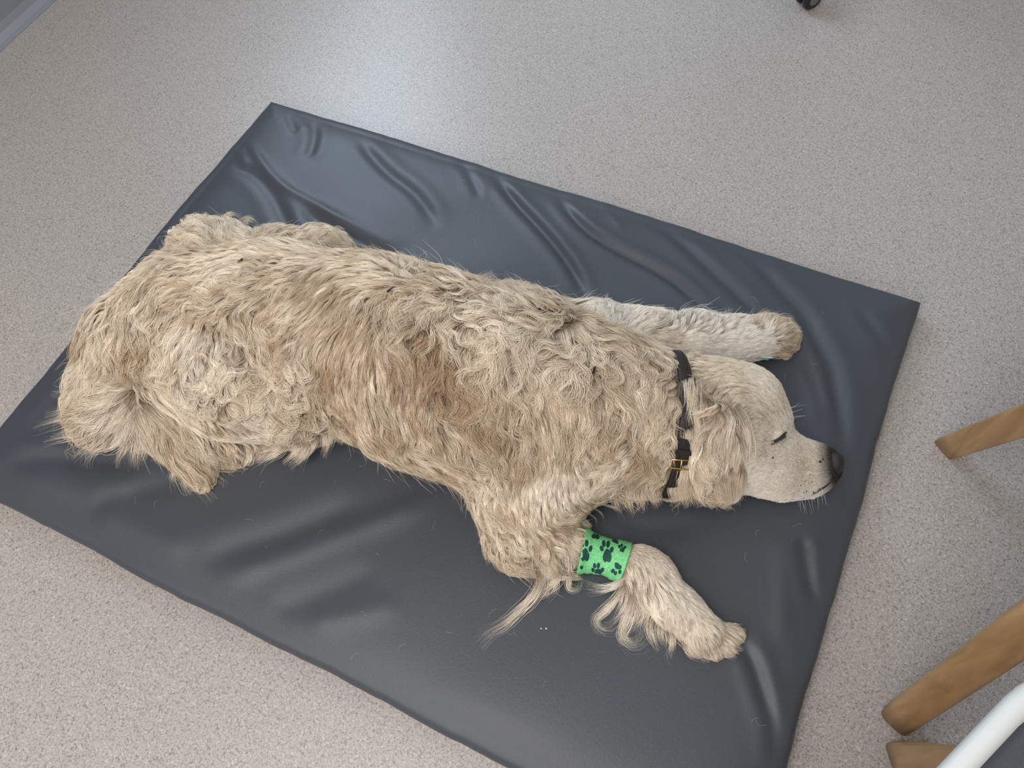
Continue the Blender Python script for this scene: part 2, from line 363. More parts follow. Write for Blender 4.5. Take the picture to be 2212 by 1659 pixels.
def shell_seat(parent, M, hx, hy, rad, z, back_dir, pad_col):
    """moulded seat shell with a raised rolled rim, a pad lying in it and a backrest"""
    out = rr_outline(hx, hy, rad)
    prof = [(-.060, -.030), (-.026, -.026), (-.007, -.016), (0, 0), (-.001, .008), (-.006, .013), (-.013, .013), (-.019, .007), (-.023, -.004), (-.06, -.010), (-.12, -.014)]
    def rings(pr):
        V = []; Fc = []
        for off, dz in pr:
            k = np.array([(hx + off) / hx, (hy + off) / hy])
            for p in out * k: V.append(M @ Vector((p[0], p[1], z + dz)))
        n = len(out)
        for i in range(len(pr) - 1):
            for j in range(n): Fc.append((i * n + j, i * n + (j + 1) % n, (i + 1) * n + (j + 1) % n, (i + 1) * n + j))
        Fc.append(tuple(range(n))[::-1]); Fc.append(tuple((len(pr) - 1) * n + j for j in range(n)))
        return V, Fc
    keep(mesh('seat_shell', *rings(prof), M_WHITE), parent)
    keep(mesh('seat_pad', *rings([(-.035, -.006), (-.020, -.004), (-.0195, .003), (-.026, .008), (-.042, .012), (-.09, .015), (-.14, .016)]), M_PAD), parent)
    # curved backrest at the rear
    V = []; Fc = []; nu, nv = 17, 9
    for s_ in (0, 1):
        for i in range(nv):
            for j in range(nu):
                a = (j / (nu - 1) - .5) * 2
                x = hx - .012 + .10 * (i / (nv - 1)) + (.012 if s_ else 0) - .05 * (1 - abs(a) ** 2) * 0 - .06 * abs(a) ** 2.2
                top = 1 - .10 * abs(a) ** 6
                V.append(M @ Vector((x, a * hy * .93, z + .16 + .26 * (i / (nv - 1)) * top)))
    for s_ in (0, 1):
        o = s_ * nu * nv
        for i in range(nv - 1):
            for j in range(nu - 1):
                q = (o + i * nu + j, o + i * nu + j + 1, o + (i + 1) * nu + j + 1, o + (i + 1) * nu + j); Fc.append(q if s_ else q[::-1])
    o = nu * nv
    per = [j for j in range(nu)] + [i * nu + nu - 1 for i in range(1, nv)] + [(nv - 1) * nu + j for j in range(nu - 2, -1, -1)] + [i * nu for i in range(nv - 2, 0, -1)]
    for a, b in zip(per, per[1:] + per[:1]): Fc.append((a, b, o + b, o + a))
    keep(mesh('backrest', V, Fc, M_WHITE), parent)
    for s_ in (-1, 1):
        pts = [M @ Vector((hx - .06, s_ * hy * .6, z - .02)), M @ Vector((hx - .005, s_ * hy * .62, z + .06)), M @ Vector((hx + .02, s_ * hy * .64, z + .22))]
        keep(mesh('back_support', *tube(np.array(pts), [.011, .011, .010], 10), M_CHROME), parent)
def chair_frame(parent, tops, z):
    """a square of rails under the seat"""
    V = []; Fc = []
    for a, b in zip(tops, tops[1:] + tops[:1]):
        tv, tf = tube(np.array([a, b]) + np.array([0, 0, -.004]), [.011, .011], 8); k = len(V); V += list(tv); Fc += [tuple(i + k for i in q) for q in tf]
    keep(mesh('seat_rail', V, Fc, M_GREYPL), parent)

def build_chair(label, centre, fwd, feet, tops, sides, sect, zs=.45, hy=.19, rad=.115):
    root = empty('shell_chair', (centre[0], centre[1], 0)); tag(root, label, 'chair', 'white shell chairs beside the mat')
    f = np.array([fwd[0], fwd[1], 0.0]); f /= np.linalg.norm(f); l = np.array([-f[1], f[0], 0])
    # local +x points to the back of the chair
    M = Matrix(((-f[0], -l[0], 0, centre[0]), (-f[1], -l[1], 0, centre[1]), (0, 0, 1, 0), (0, 0, 0, 1)))
    shell_seat(root, M, .222, hy, rad, zs, 1, None)
    tp = []
    for ft, tt, sd, (wa, ta, wb, tb, rd) in zip(feet, tops, sides, sect):
        leg_mesh('leg', (ft[0], ft[1], 0), (tt[0], tt[1], zs - .03), wa, ta, wb, tb, sd, root, rd); tp.append((tt[0], tt[1], zs - .035))
    chair_frame(root, [tp[0], tp[1], tp[3], tp[2]], zs)
    return root
def mirror_legs(centre, fwd, feet, tops, rear=-.205):
    """rear legs behind the two front legs"""
    f = np.array(fwd, float); f /= np.linalg.norm(f); l = np.array([-f[1], f[0]]); c = np.array(centre)
    F2, T2 = [], []
    for a, b in zip(feet, tops):
        ra = np.array(a) - c; rb = np.array(b) - c
        F2.append(c + f * rear + l * (ra @ l)); T2.append(c + f * (rear + .05) + l * (rb @ l))
    return F2, T2
# chair at the right edge, next to the middle of the mat
cA, fA = (0.932, 0.042), (-1.0, 0.02)
f1 = at(2046, 967, 0)[:2]; f2 = at(1940, 1553, 0)[:2]
t1, t2 = (0.814, 0.143), (0.790, -0.098)
rF, rT = mirror_legs(cA, fA, [f1, f2], [t1, t2])
s1 = (at(2062, 986, 0) - at(2028, 944, 0)); s2 = (at(1958, 1568, 0) - at(1922, 1534, 0))
build_chair('white shell chair with two beech legs beside the right edge of the mat', cA, fA, [f1, f2, rF[0], rF[1]], [t1, t2, rT[0], rT[1]],
            [s1, s2, s1, s2], [(.037, .024, .044, .026, .3), (.042, .030, .046, .032, .55), (.037, .024, .044, .026, .3), (.042, .030, .046, .032, .55)])
# chair in the lower right corner: its grey pad and white rim reach into the picture
cB = np.array([0.866, -0.450]); fB = np.array([-.89, .45]); fB /= np.linalg.norm(fB); lB = np.array([-fB[1], fB[0]])
f3 = at(1948, 1640, 0)[:2]; t3 = np.array([0.775, -0.296])
def mir(p): r_ = np.array(p) - cB; return cB + fB * (r_ @ fB) - lB * (r_ @ lB)
rF, rT = mirror_legs(cB, fB, [f3, mir(f3)], [t3, mir(t3)])
s3 = (at(1946, 1662, 0) - at(1931, 1616, 0))
build_chair('white rimmed chair with dark grey seat pad in the bottom right corner', cB, fB, [f3, mir(f3), rF[0], rF[1]], [t3, mir(t3), rT[0], rT[1]],
            [s3, s3, s3, s3], [(.044, .032, .046, .034, .4)] * 4, hy=.212, rad=.10)

# ------------------------------------------------------------------ wheeled stool beyond the mat: one castor reaches into the picture
def build_stool():
    w = at(1738, -6, 0.024); c0 = np.array([w[0] - .092, w[1] + .247, 0])
    root = empty('wheeled_stool', tuple(c0)); tag(root, 'wheeled stool whose black castor shows at the top edge', 'stool')
    a0 = math.atan2(w[1] - c0[1], w[0] - c0[0]); Rr = math.hypot(w[1] - c0[1], w[0] - c0[0])
    for k in range(5):
        a = a0 + k * 2 * math.pi / 5; d = np.array([math.cos(a), math.sin(a), 0]); n = np.array([-d[1], d[0], 0]); p = c0 + d * Rr
        keep(mesh('base_arm', *tube(np.array([c0 + d * .02 + [0, 0, .095], c0 + d * .15 + [0, 0, .088], c0 + d * (Rr + .012) + [0, 0, .066]]), [.024, .02, .015], 12, .7), M_BLACK), root)
        roll = a + (0.9 if k else .55)
        ax = np.array([math.cos(roll), math.sin(roll), 0]); fw = np.array([-ax[1], ax[0], 0]); c = p + fw * .012 + [0, 0, .0245]
        ca = empty('castor', tuple(p)); keep(ca, root)
        for s_ in (-1, 1):
            V = []; Fc = []; n_ = 28; pr = [(.010, .0065), (.0195, .0065), (.0235, .0085), (.0245, .012), (.0238, .0165), (.0205, .0195), (.012, .0200), (.0, .0195)]
            for r_, x_ in pr:
                for j in range(n_):
                    th = 2 * math.pi * j / n_; V.append(c + ax * s_ * x_ + (fw * math.cos(th) + np.array([0, 0, 1]) * math.sin(th)) * r_)
            for i in range(len(pr) - 1):
                for j in range(n_): Fc.append((i * n_ + j, i * n_ + (j + 1) % n_, (i + 1) * n_ + (j + 1) % n_, (i + 1) * n_ + j))
            o = mesh('wheel', V, Fc, M_BLACK); o.parent = ca; o.matrix_parent_inverse = Matrix.Translation(Vector(p)).inverted()
            V = []; 
            for j in range(n_):
                th = 2 * math.pi * j / n_; V.append(c + ax * s_ * .0204 + (fw * math.cos(th) + np.array([0, 0, 1]) * math.sin(th)) * .0125)
            V.append(c + ax * s_ * .0215); Fc = [(j, (j + 1) % n_, n_) for j in range(n_)]
            o = mesh('hub_cap', V, Fc, M_GREYPL); o.parent = ca; o.matrix_parent_inverse = Matrix.Translation(Vector(p)).inverted()
        V, Fc = tube(np.array([c - fw * .022 + [0, 0, .002], c - fw * .016 + [0, 0, .02], c + [0, 0, .029], c + fw * .016 + [0, 0, .02], c + fw * .022 + [0, 0, .004]]), [.0055] * 5, 8, 1.0, up=tuple(ax))
        o = mesh('fork_cover', V, Fc, M_BLACK); o.parent = ca; o.matrix_parent_inverse = Matrix.Translation(Vector(p)).inverted()
    keep(mesh('gas_column', *tube(np.array([c0 + [0, 0, .07], c0 + [0, 0, .25], c0 + [0, 0, .2501], c0 + [0, 0, .43]]), [.026, .026, .014, .014], 20, up=(1, 0, 0)), M_CHROME), root)
    V = []; Fc = []; n_ = 40; pr = [(0, .43), (.16, .43), (.178, .438), (.184, .455), (.182, .475), (.170, .492), (.14, .50), (.0, .503)]
    for r_, z_ in pr:
        for j in range(n_): V.append(c0 + [r_ * math.cos(2 * math.pi * j / n_), r_ * math.sin(2 * math.pi * j / n_), z_])
    for i in range(len(pr) - 1):
        for j in range(n_): Fc.append((i * n_ + j, i * n_ + (j + 1) % n_, (i + 1) * n_ + (j + 1) % n_, (i + 1) * n_ + j))
    keep(mesh('stool_seat', V, Fc, M_BLACK), root)
build_stool()

# ------------------------------------------------------------------ the dog: one continuous body from blended volumes
VOX = 0.0042
GLO = np.array([-0.66, -0.52, 0.040]); GN = np.array([322, 248, 72])
GHI = GLO + VOX * (GN - 1)
class Field:
    def __init__(s):
        s.D = np.full(tuple(GN), 0.2, np.float32)
    def window(s, lo, hi, pad):
        a = np.maximum(((lo - pad - GLO) / VOX).astype(int), 0); b = np.minimum(((hi + pad - GLO) / VOX).astype(int) + 2, GN)
        ax = [(GLO[i] + VOX * np.arange(a[i], b[i])).astype(np.float32) for i in range(3)]
        return tuple(slice(a[i], b[i]) for i in range(3)), ax
    def blend(s, sl, d, k):
        A = s.D[sl]
        if k <= 0: s.D[sl] = np.minimum(A, d); return
        h = np.maximum(k - np.abs(A - d), 0) / k
        s.D[sl] = np.minimum(A, d) - h * h * k * 0.25
    def cone(s, p0, r0, p1, r1, k=.03):
        p0 = np.asarray(p0, float); p1 = np.asarray(p1, float)
        rr = max(r0, r1); sl, ax = s.window(np.minimum(p0, p1) - rr, np.maximum(p0, p1) + rr, k + .03)
        X, Y, Z = np.meshgrid(*ax, indexing='ij', sparse=True); d = p1 - p0; L2 = d @ d + 1e-12
        t = np.clip(((X - p0[0]) * d[0] + (Y - p0[1]) * d[1] + (Z - p0[2]) * d[2]) / L2, 0, 1)
        q = np.sqrt((X - p0[0] - t * d[0]) ** 2 + (Y - p0[1] - t * d[1]) ** 2 + (Z - p0[2] - t * d[2]) ** 2) - (r0 + (r1 - r0) * t)
        s.blend(sl, q.astype(np.float32), k)
    def ell(s, c, axes, rad, k=.02, cut=False):
        """ellipsoid: axes rows = unit directions, rad = three radii; cut removes instead of adding"""
        c = np.asarray(c, float); A = np.asarray(axes, float); rad = np.asarray(rad, float); R_ = rad.max()
        sl, ax = s.window(c - R_, c + R_, k + .025)
        X, Y, Z = np.meshgrid(*ax, indexing='ij'); P = np.stack([X - c[0], Y - c[1], Z - c[2]], -1) @ A.T.astype(np.float32)
        k0 = np.linalg.norm(P / rad, axis=-1); k1 = np.linalg.norm(P / rad ** 2, axis=-1) + 1e-9
        d = (k0 * (k0 - 1) / k1).astype(np.float32)
        if cut:
            A_ = s.D[sl]; h = np.maximum(k - np.abs(A_ + d), 0) / max(k, 1e-6); s.D[sl] = np.maximum(A_, -d) + h * h * k * .25
        else: s.blend(sl, d, k)
    def ground(s, z0, k=.012):
        Z = (GLO[2] + VOX * np.arange(GN[2]))[None, None, :].astype(np.float32); p = z0 - Z
        h = np.maximum(k - np.abs(s.D - p), 0) / k; s.D = np.maximum(s.D, p) + h * h * k * .25
    def at(s, P):
        g = (np.asarray(P) - GLO) / VOX; g = np.clip(g, 0, GN - 1.001); i = g.astype(int); f = (g - i).astype(np.float32); D = s.D
        x, y, z = i[..., 0], i[..., 1], i[..., 2]; fx, fy, fz = f[..., 0], f[..., 1], f[..., 2]
        c00 = D[x, y, z] * (1 - fx) + D[x + 1, y, z] * fx; c10 = D[x, y + 1, z] * (1 - fx) + D[x + 1, y + 1, z] * fx
        c01 = D[x, y, z + 1] * (1 - fx) + D[x + 1, y, z + 1] * fx; c11 = D[x, y + 1, z + 1] * (1 - fx) + D[x + 1, y + 1, z + 1] * fx
        return (c00 * (1 - fy) + c10 * fy) * (1 - fz) + (c01 * (1 - fy) + c11 * fy) * fz
    def normal(s, P):
        P = np.asarray(P); e = VOX * 1.1; g = np.stack([s.at(P + np.eye(3)[i] * e) - s.at(P - np.eye(3)[i] * e) for i in range(3)], -1)
        return g / (np.linalg.norm(g, axis=-1, keepdims=True) + 1e-9)
    def hit(s, x, y):
        """where the photograph's line of sight through (x, y) meets the body"""
        d = ROT @ np.array([(x - 1106) / FPX, -(y - 829.5) / FPX, -1.0]); d /= np.linalg.norm(d); t = (GHI[2] - CAM[2]) / d[2]
        for _ in range(400):
            p = CAM + d * t; v_ = float(s.at(p[None])[0])
            if v_ < .0006 or p[2] < MAT_T + .001: break
            t += max(v_ * .7, .0006)
        return CAM + d * t
    def surface(s):
        D = s.D; nx, ny, nz = GN
        ins = D < 0
        corner = [ins[i:nx - 1 + i, j:ny - 1 + j, k:nz - 1 + k] for i in (0, 1) for j in (0, 1) for k in (0, 1)]
        cnt = sum(c.astype(np.int8) for c in corner); act = (cnt > 0) & (cnt < 8)
        ci = np.argwhere(act); vid = np.full(act.shape, -1, np.int64); vid[act] = np.arange(len(ci))
        acc = np.zeros((len(ci), 3)); wsum = np.zeros(len(ci))
        offs = [(i, j, k) for i in (0, 1) for j in (0, 1) for k in (0, 1)]
        val = {o: D[ci[:, 0] + o[0], ci[:, 1] + o[1], ci[:, 2] + o[2]] for o in offs}
        for o in offs:
            for a in range(3):
                if o[a] == 0:
                    p = list(o); p[a] = 1; p = tuple(p); va, vb = val[o], val[p]; cr = (va < 0) != (vb < 0)
                    t = np.where(cr, va / np.where(cr, va - vb, 1), 0); q = np.array(o, float)[None] + np.eye(3)[a][None] * t[:, None]
                    acc[cr] += q[cr]; wsum[cr] += 1
        V = GLO + VOX * (ci + acc / wsum[:, None]); Fc = []
        for a in range(3):
            b, c = (a + 1) % 3, (a + 2) % 3
            lo = [slice(None)] * 3; hi = [slice(None)] * 3; lo[a] = slice(0, -1); hi[a] = slice(1, None)
            A, B = ins[tuple(lo)], ins[tuple(hi)]; e = np.argwhere(A != B)
            e = e[(e[:, b] > 0) & (e[:, c] > 0) & (e[:, b] < GN[b] - 1) & (e[:, c] < GN[c] - 1)]
            out = A[tuple(e.T)]
            def cell(db, dc):
                q = e.copy(); q[:, b] -= db; q[:, c] -= dc; return vid[tuple(q.T)]
            Q = np.stack([cell(1, 1), cell(0, 1), cell(0, 0), cell(1, 0)], -1); Q[~out] = Q[~out][:, ::-1]
            Fc.append(Q)
        return V, np.concatenate(Fc)

def ball(x, y, k, rpx):
    """a ball seen at (x, y) with a radius of rpx photo pixels whose centre lies k radii above the mat"""
    z = MAT_T + .05
    for _ in range(6):
        c = at(x, y, z); r = rpx * depth(c) / FPX; z = MAT_T + k * r
    return at(x, y, z), r
BODY = Field()
def chain(pts, k=.03):
    B = [ball(*p) for p in pts]
    for (a, ra), (b, rb) in zip(B[:-1], B[1:]): BODY.cone(a, ra, b, rb, k)
    return B
# trunk, from the rump to the neck
chain([(315, 745, .85, 108), (430, 700, .88, 135), (600, 690, .88, 150), (780, 735, .88, 165), (930, 800, .88, 188), (1080, 850, .90, 182), (1230, 875, .92, 165), (1350, 900, .95, 140), (1445, 920, .98, 124), (1520, 915, 1.0, 108)], .04)
chain([(880, 660, 1.1, 75), (1010, 720, 1.3, 70), (1130, 740, 1.45, 70), (1260, 770, 1.5, 62)], .05)           # spine and withers
BODY.cone(*ball(1110, 700, .9, 62), *ball(1240, 735, .9, 62), .05)
# right shoulder blade, upper arm, elbow and forearm
chain([(1190, 860, 1.35, 105), (1180, 980, 1.15, 108), (1140, 1090, 1.05, 78), (1120, 1155, .95, 58)], .045)
chain([(1130, 1160, .95, 56), (1190, 1180, .95, 46), (1250, 1187, .95, 36), (1345, 1213, .95, 31), (1390, 1228, .95, 37), (1412, 1245, .95, 38), (1470, 1315, .90, 36), (1520, 1365, .80, 38)], .018)
# right front paw: four toes
for tx, ty, rr in ((1508, 1394, 15), (1540, 1400, 17), (1570, 1392, 17), (1586, 1370, 15)):
    BODY.cone(*ball(1518, 1362, .95, 22), *ball(tx, ty, .95, rr), .006)
# left foreleg stretched out beyond the head
chain([(1290, 715, .9, 52), (1400, 735, .9, 46), (1500, 738, .9, 40), (1590, 738, .9, 34), (1640, 730, .9, 32), (1672, 728, .85, 32)], .025)
for tx, ty, rr in ((1694, 712, 15), (1704, 726, 16), (1702, 741, 16), (1690, 754, 15)):
    BODY.cone(*ball(1664, 730, .95, 22), *ball(tx, ty, .95, rr - 2), .005)
# right thigh, knee, shank and foot
chain([(400, 770, 1.1, 110), (520, 822, 1.1, 108), (640, 858, 1.05, 80), (694, 875, 1.0, 52)], .035)
chain([(650, 885, .9, 48), (560, 912, .85, 34), (480, 935, .85, 30), (435, 945, .85, 28)], .025)
chain([(435, 945, .85, 28), (480, 962, .85, 24), (518, 966, .85, 22)], .015)
# buttock and tail
chain([(300, 770, .9, 92), (245, 850, .8, 66), (225, 900, .7, 50)], .04)
chain([(285, 830, .95, 46), (330, 900, .9, 38), (385, 955, .85, 26), (420, 1000, .85, 15), (436, 1030, .85, 8)], .022)
# left hind leg: foot and knee showing behind the back
chain([(560, 560, .8, 40), (490, 530, .85, 34), (430, 520, .85, 30), (405, 535, .85, 24)], .025)
chain([(610, 560, .8, 60), (690, 545, .8, 36), (735, 540, .8, 18)], .03)
# head: skull, cheeks, muzzle, brow
def B_(x, y, z, rpx):
    c = at(x, y, z); return c, rpx * depth(c) / FPX
chain([(1490, 890, 1.05, 104), (1580, 893, 1.05, 94), (1618, 905, 1.05, 78)], .03)
BODY.cone(*ball(1600, 985, 1.0, 82), *ball(1650, 1005, 1.0, 66), .03)
BODY.cone(*ball(1655, 975, 1.15, 60), *ball(1758, 1000, 1.15, 39), .022)
BODY.cone(*ball(1690, 1020, 1.0, 52), *ball(1762, 1022, 1.0, 39), .02)
BODY.cone(*ball(1764, 1004, 1.2, 36), *ball(1786, 1003, 1.3, 28), .015)
BODY.cone(*B_(1640, 868, .150, 38), *B_(1672, 905, .138, 27), .025)
BODY.cone(*B_(1560, 850, .165, 60), *B_(1620, 850, .155, 45), .03)
# upper lip fold hanging beside the mouth
BODY.cone(*ball(1690, 1048, 1.0, 30), *ball(1745, 1046, 1.0, 27), .012)
# hollow of the eye
def img_dir(dx, dy):
    """a direction in the picture plane as a direction in the room"""
    v_ = ROT @ np.array([dx, -dy, 0.0]); return v_ / np.linalg.norm(v_)
def frame_at(x, y, dx, dy):
    p = BODY.hit(x, y); n = BODY.normal(p[None])[0]; t = img_dir(dx, dy); t = t - n * (t @ n); t /= np.linalg.norm(t)
    return p, n, t, np.cross(n, t)
EYE = frame_at(1684, 946, .83, -.55)
p, n, t, b = EYE
BODY.ell(p + n * .006, [t, b, n], [.013, .010, .008], .008, cut=True)          # shallow eye hollow
BODY.ell(p - n * .006 - b * 0.000, [t, b, n], [.013, .009, .010], .006)          # closed lid
# the ear flap that hangs over the cheek: one soft sheet laid onto the head
EARF = [frame_at(1520, 890, .15, 1), frame_at(1535, 945, .12, 1), frame_at(1548, 1000, .12, 1), frame_at(1562, 1050, .12, 1)]
nE = np.mean([f[1] for f in EARF], 0); nE /= np.linalg.norm(nE)
lo = np.min([f[0] for f in EARF], 0); hi = np.max([f[0] for f in EARF], 0); sl, ax = BODY.window(lo, hi, .09)
X, Y, Z = np.meshgrid(*ax, indexing='ij'); EARD = None
for (p, n, t, b), (rl, rw) in zip(EARF, ((.020, .018), (.040, .030), (.040, .034), (.034, .024))):
    nn = n * .5 + nE * .5; nn /= np.linalg.norm(nn); t = t - nn * (t @ nn); t /= np.linalg.norm(t); b = np.cross(nn, t)
    rad = np.array([rl, rw, .009 if rl > .025 else .005]); c = p + nn * (.006 if rw > .025 else .0005)
    P = np.stack([X - c[0], Y - c[1], Z - c[2]], -1) @ np.array([t, b, nn]).T
    k0 = np.linalg.norm(P / rad, axis=-1); k1 = np.linalg.norm(P / rad ** 2, axis=-1) + 1e-9; d = k0 * (k0 - 1) / k1
    if EARD is None: EARD = d
    else: h = np.maximum(.02 - np.abs(EARD - d), 0) / .02; EARD = np.minimum(EARD, d) - h * h * .005
BODY.blend(sl, EARD.astype(np.float32), .004)
BODY.ground(MAT_T + .001)
dogV, dogF = BODY.surface()
# light smoothing of the mesh keeps it one continuous skin
def laplace(V, F, it=2, lam=.5):
    e = np.concatenate([F[:, [0, 1]], F[:, [1, 2]], F[:, [2, 3]], F[:, [3, 0]]]); e = np.concatenate([e, e[:, ::-1]])
    deg = np.bincount(e[:, 0], minlength=len(V)).astype(float)
    for _ in range(it):
        acc = np.stack([np.bincount(e[:, 0], V[e[:, 1], i], len(V)) for i in range(3)], -1) / np.maximum(deg, 1)[:, None]
        V = V + lam * (acc - V)
    return V
dogV = laplace(dogV, dogF, 1)
M_SKIN = plain('shaded_underlayer', (0.42, 0.315, 0.215), 0.9, spec=.1, bump=.6, bscale=180, var=.3)
dog = empty('dog', (0.0, -0.02, MAT_T)); tag(dog, 'cream golden long-haired dog lying asleep across the grey mat', 'dog')
me = bpy.data.meshes.new('body'); me.from_pydata(dogV.tolist(), [], dogF.tolist()); me.update(); me.polygons.foreach_set('use_smooth', [True] * len(me.polygons))
keep(link('body', me, M_SKIN), dog)

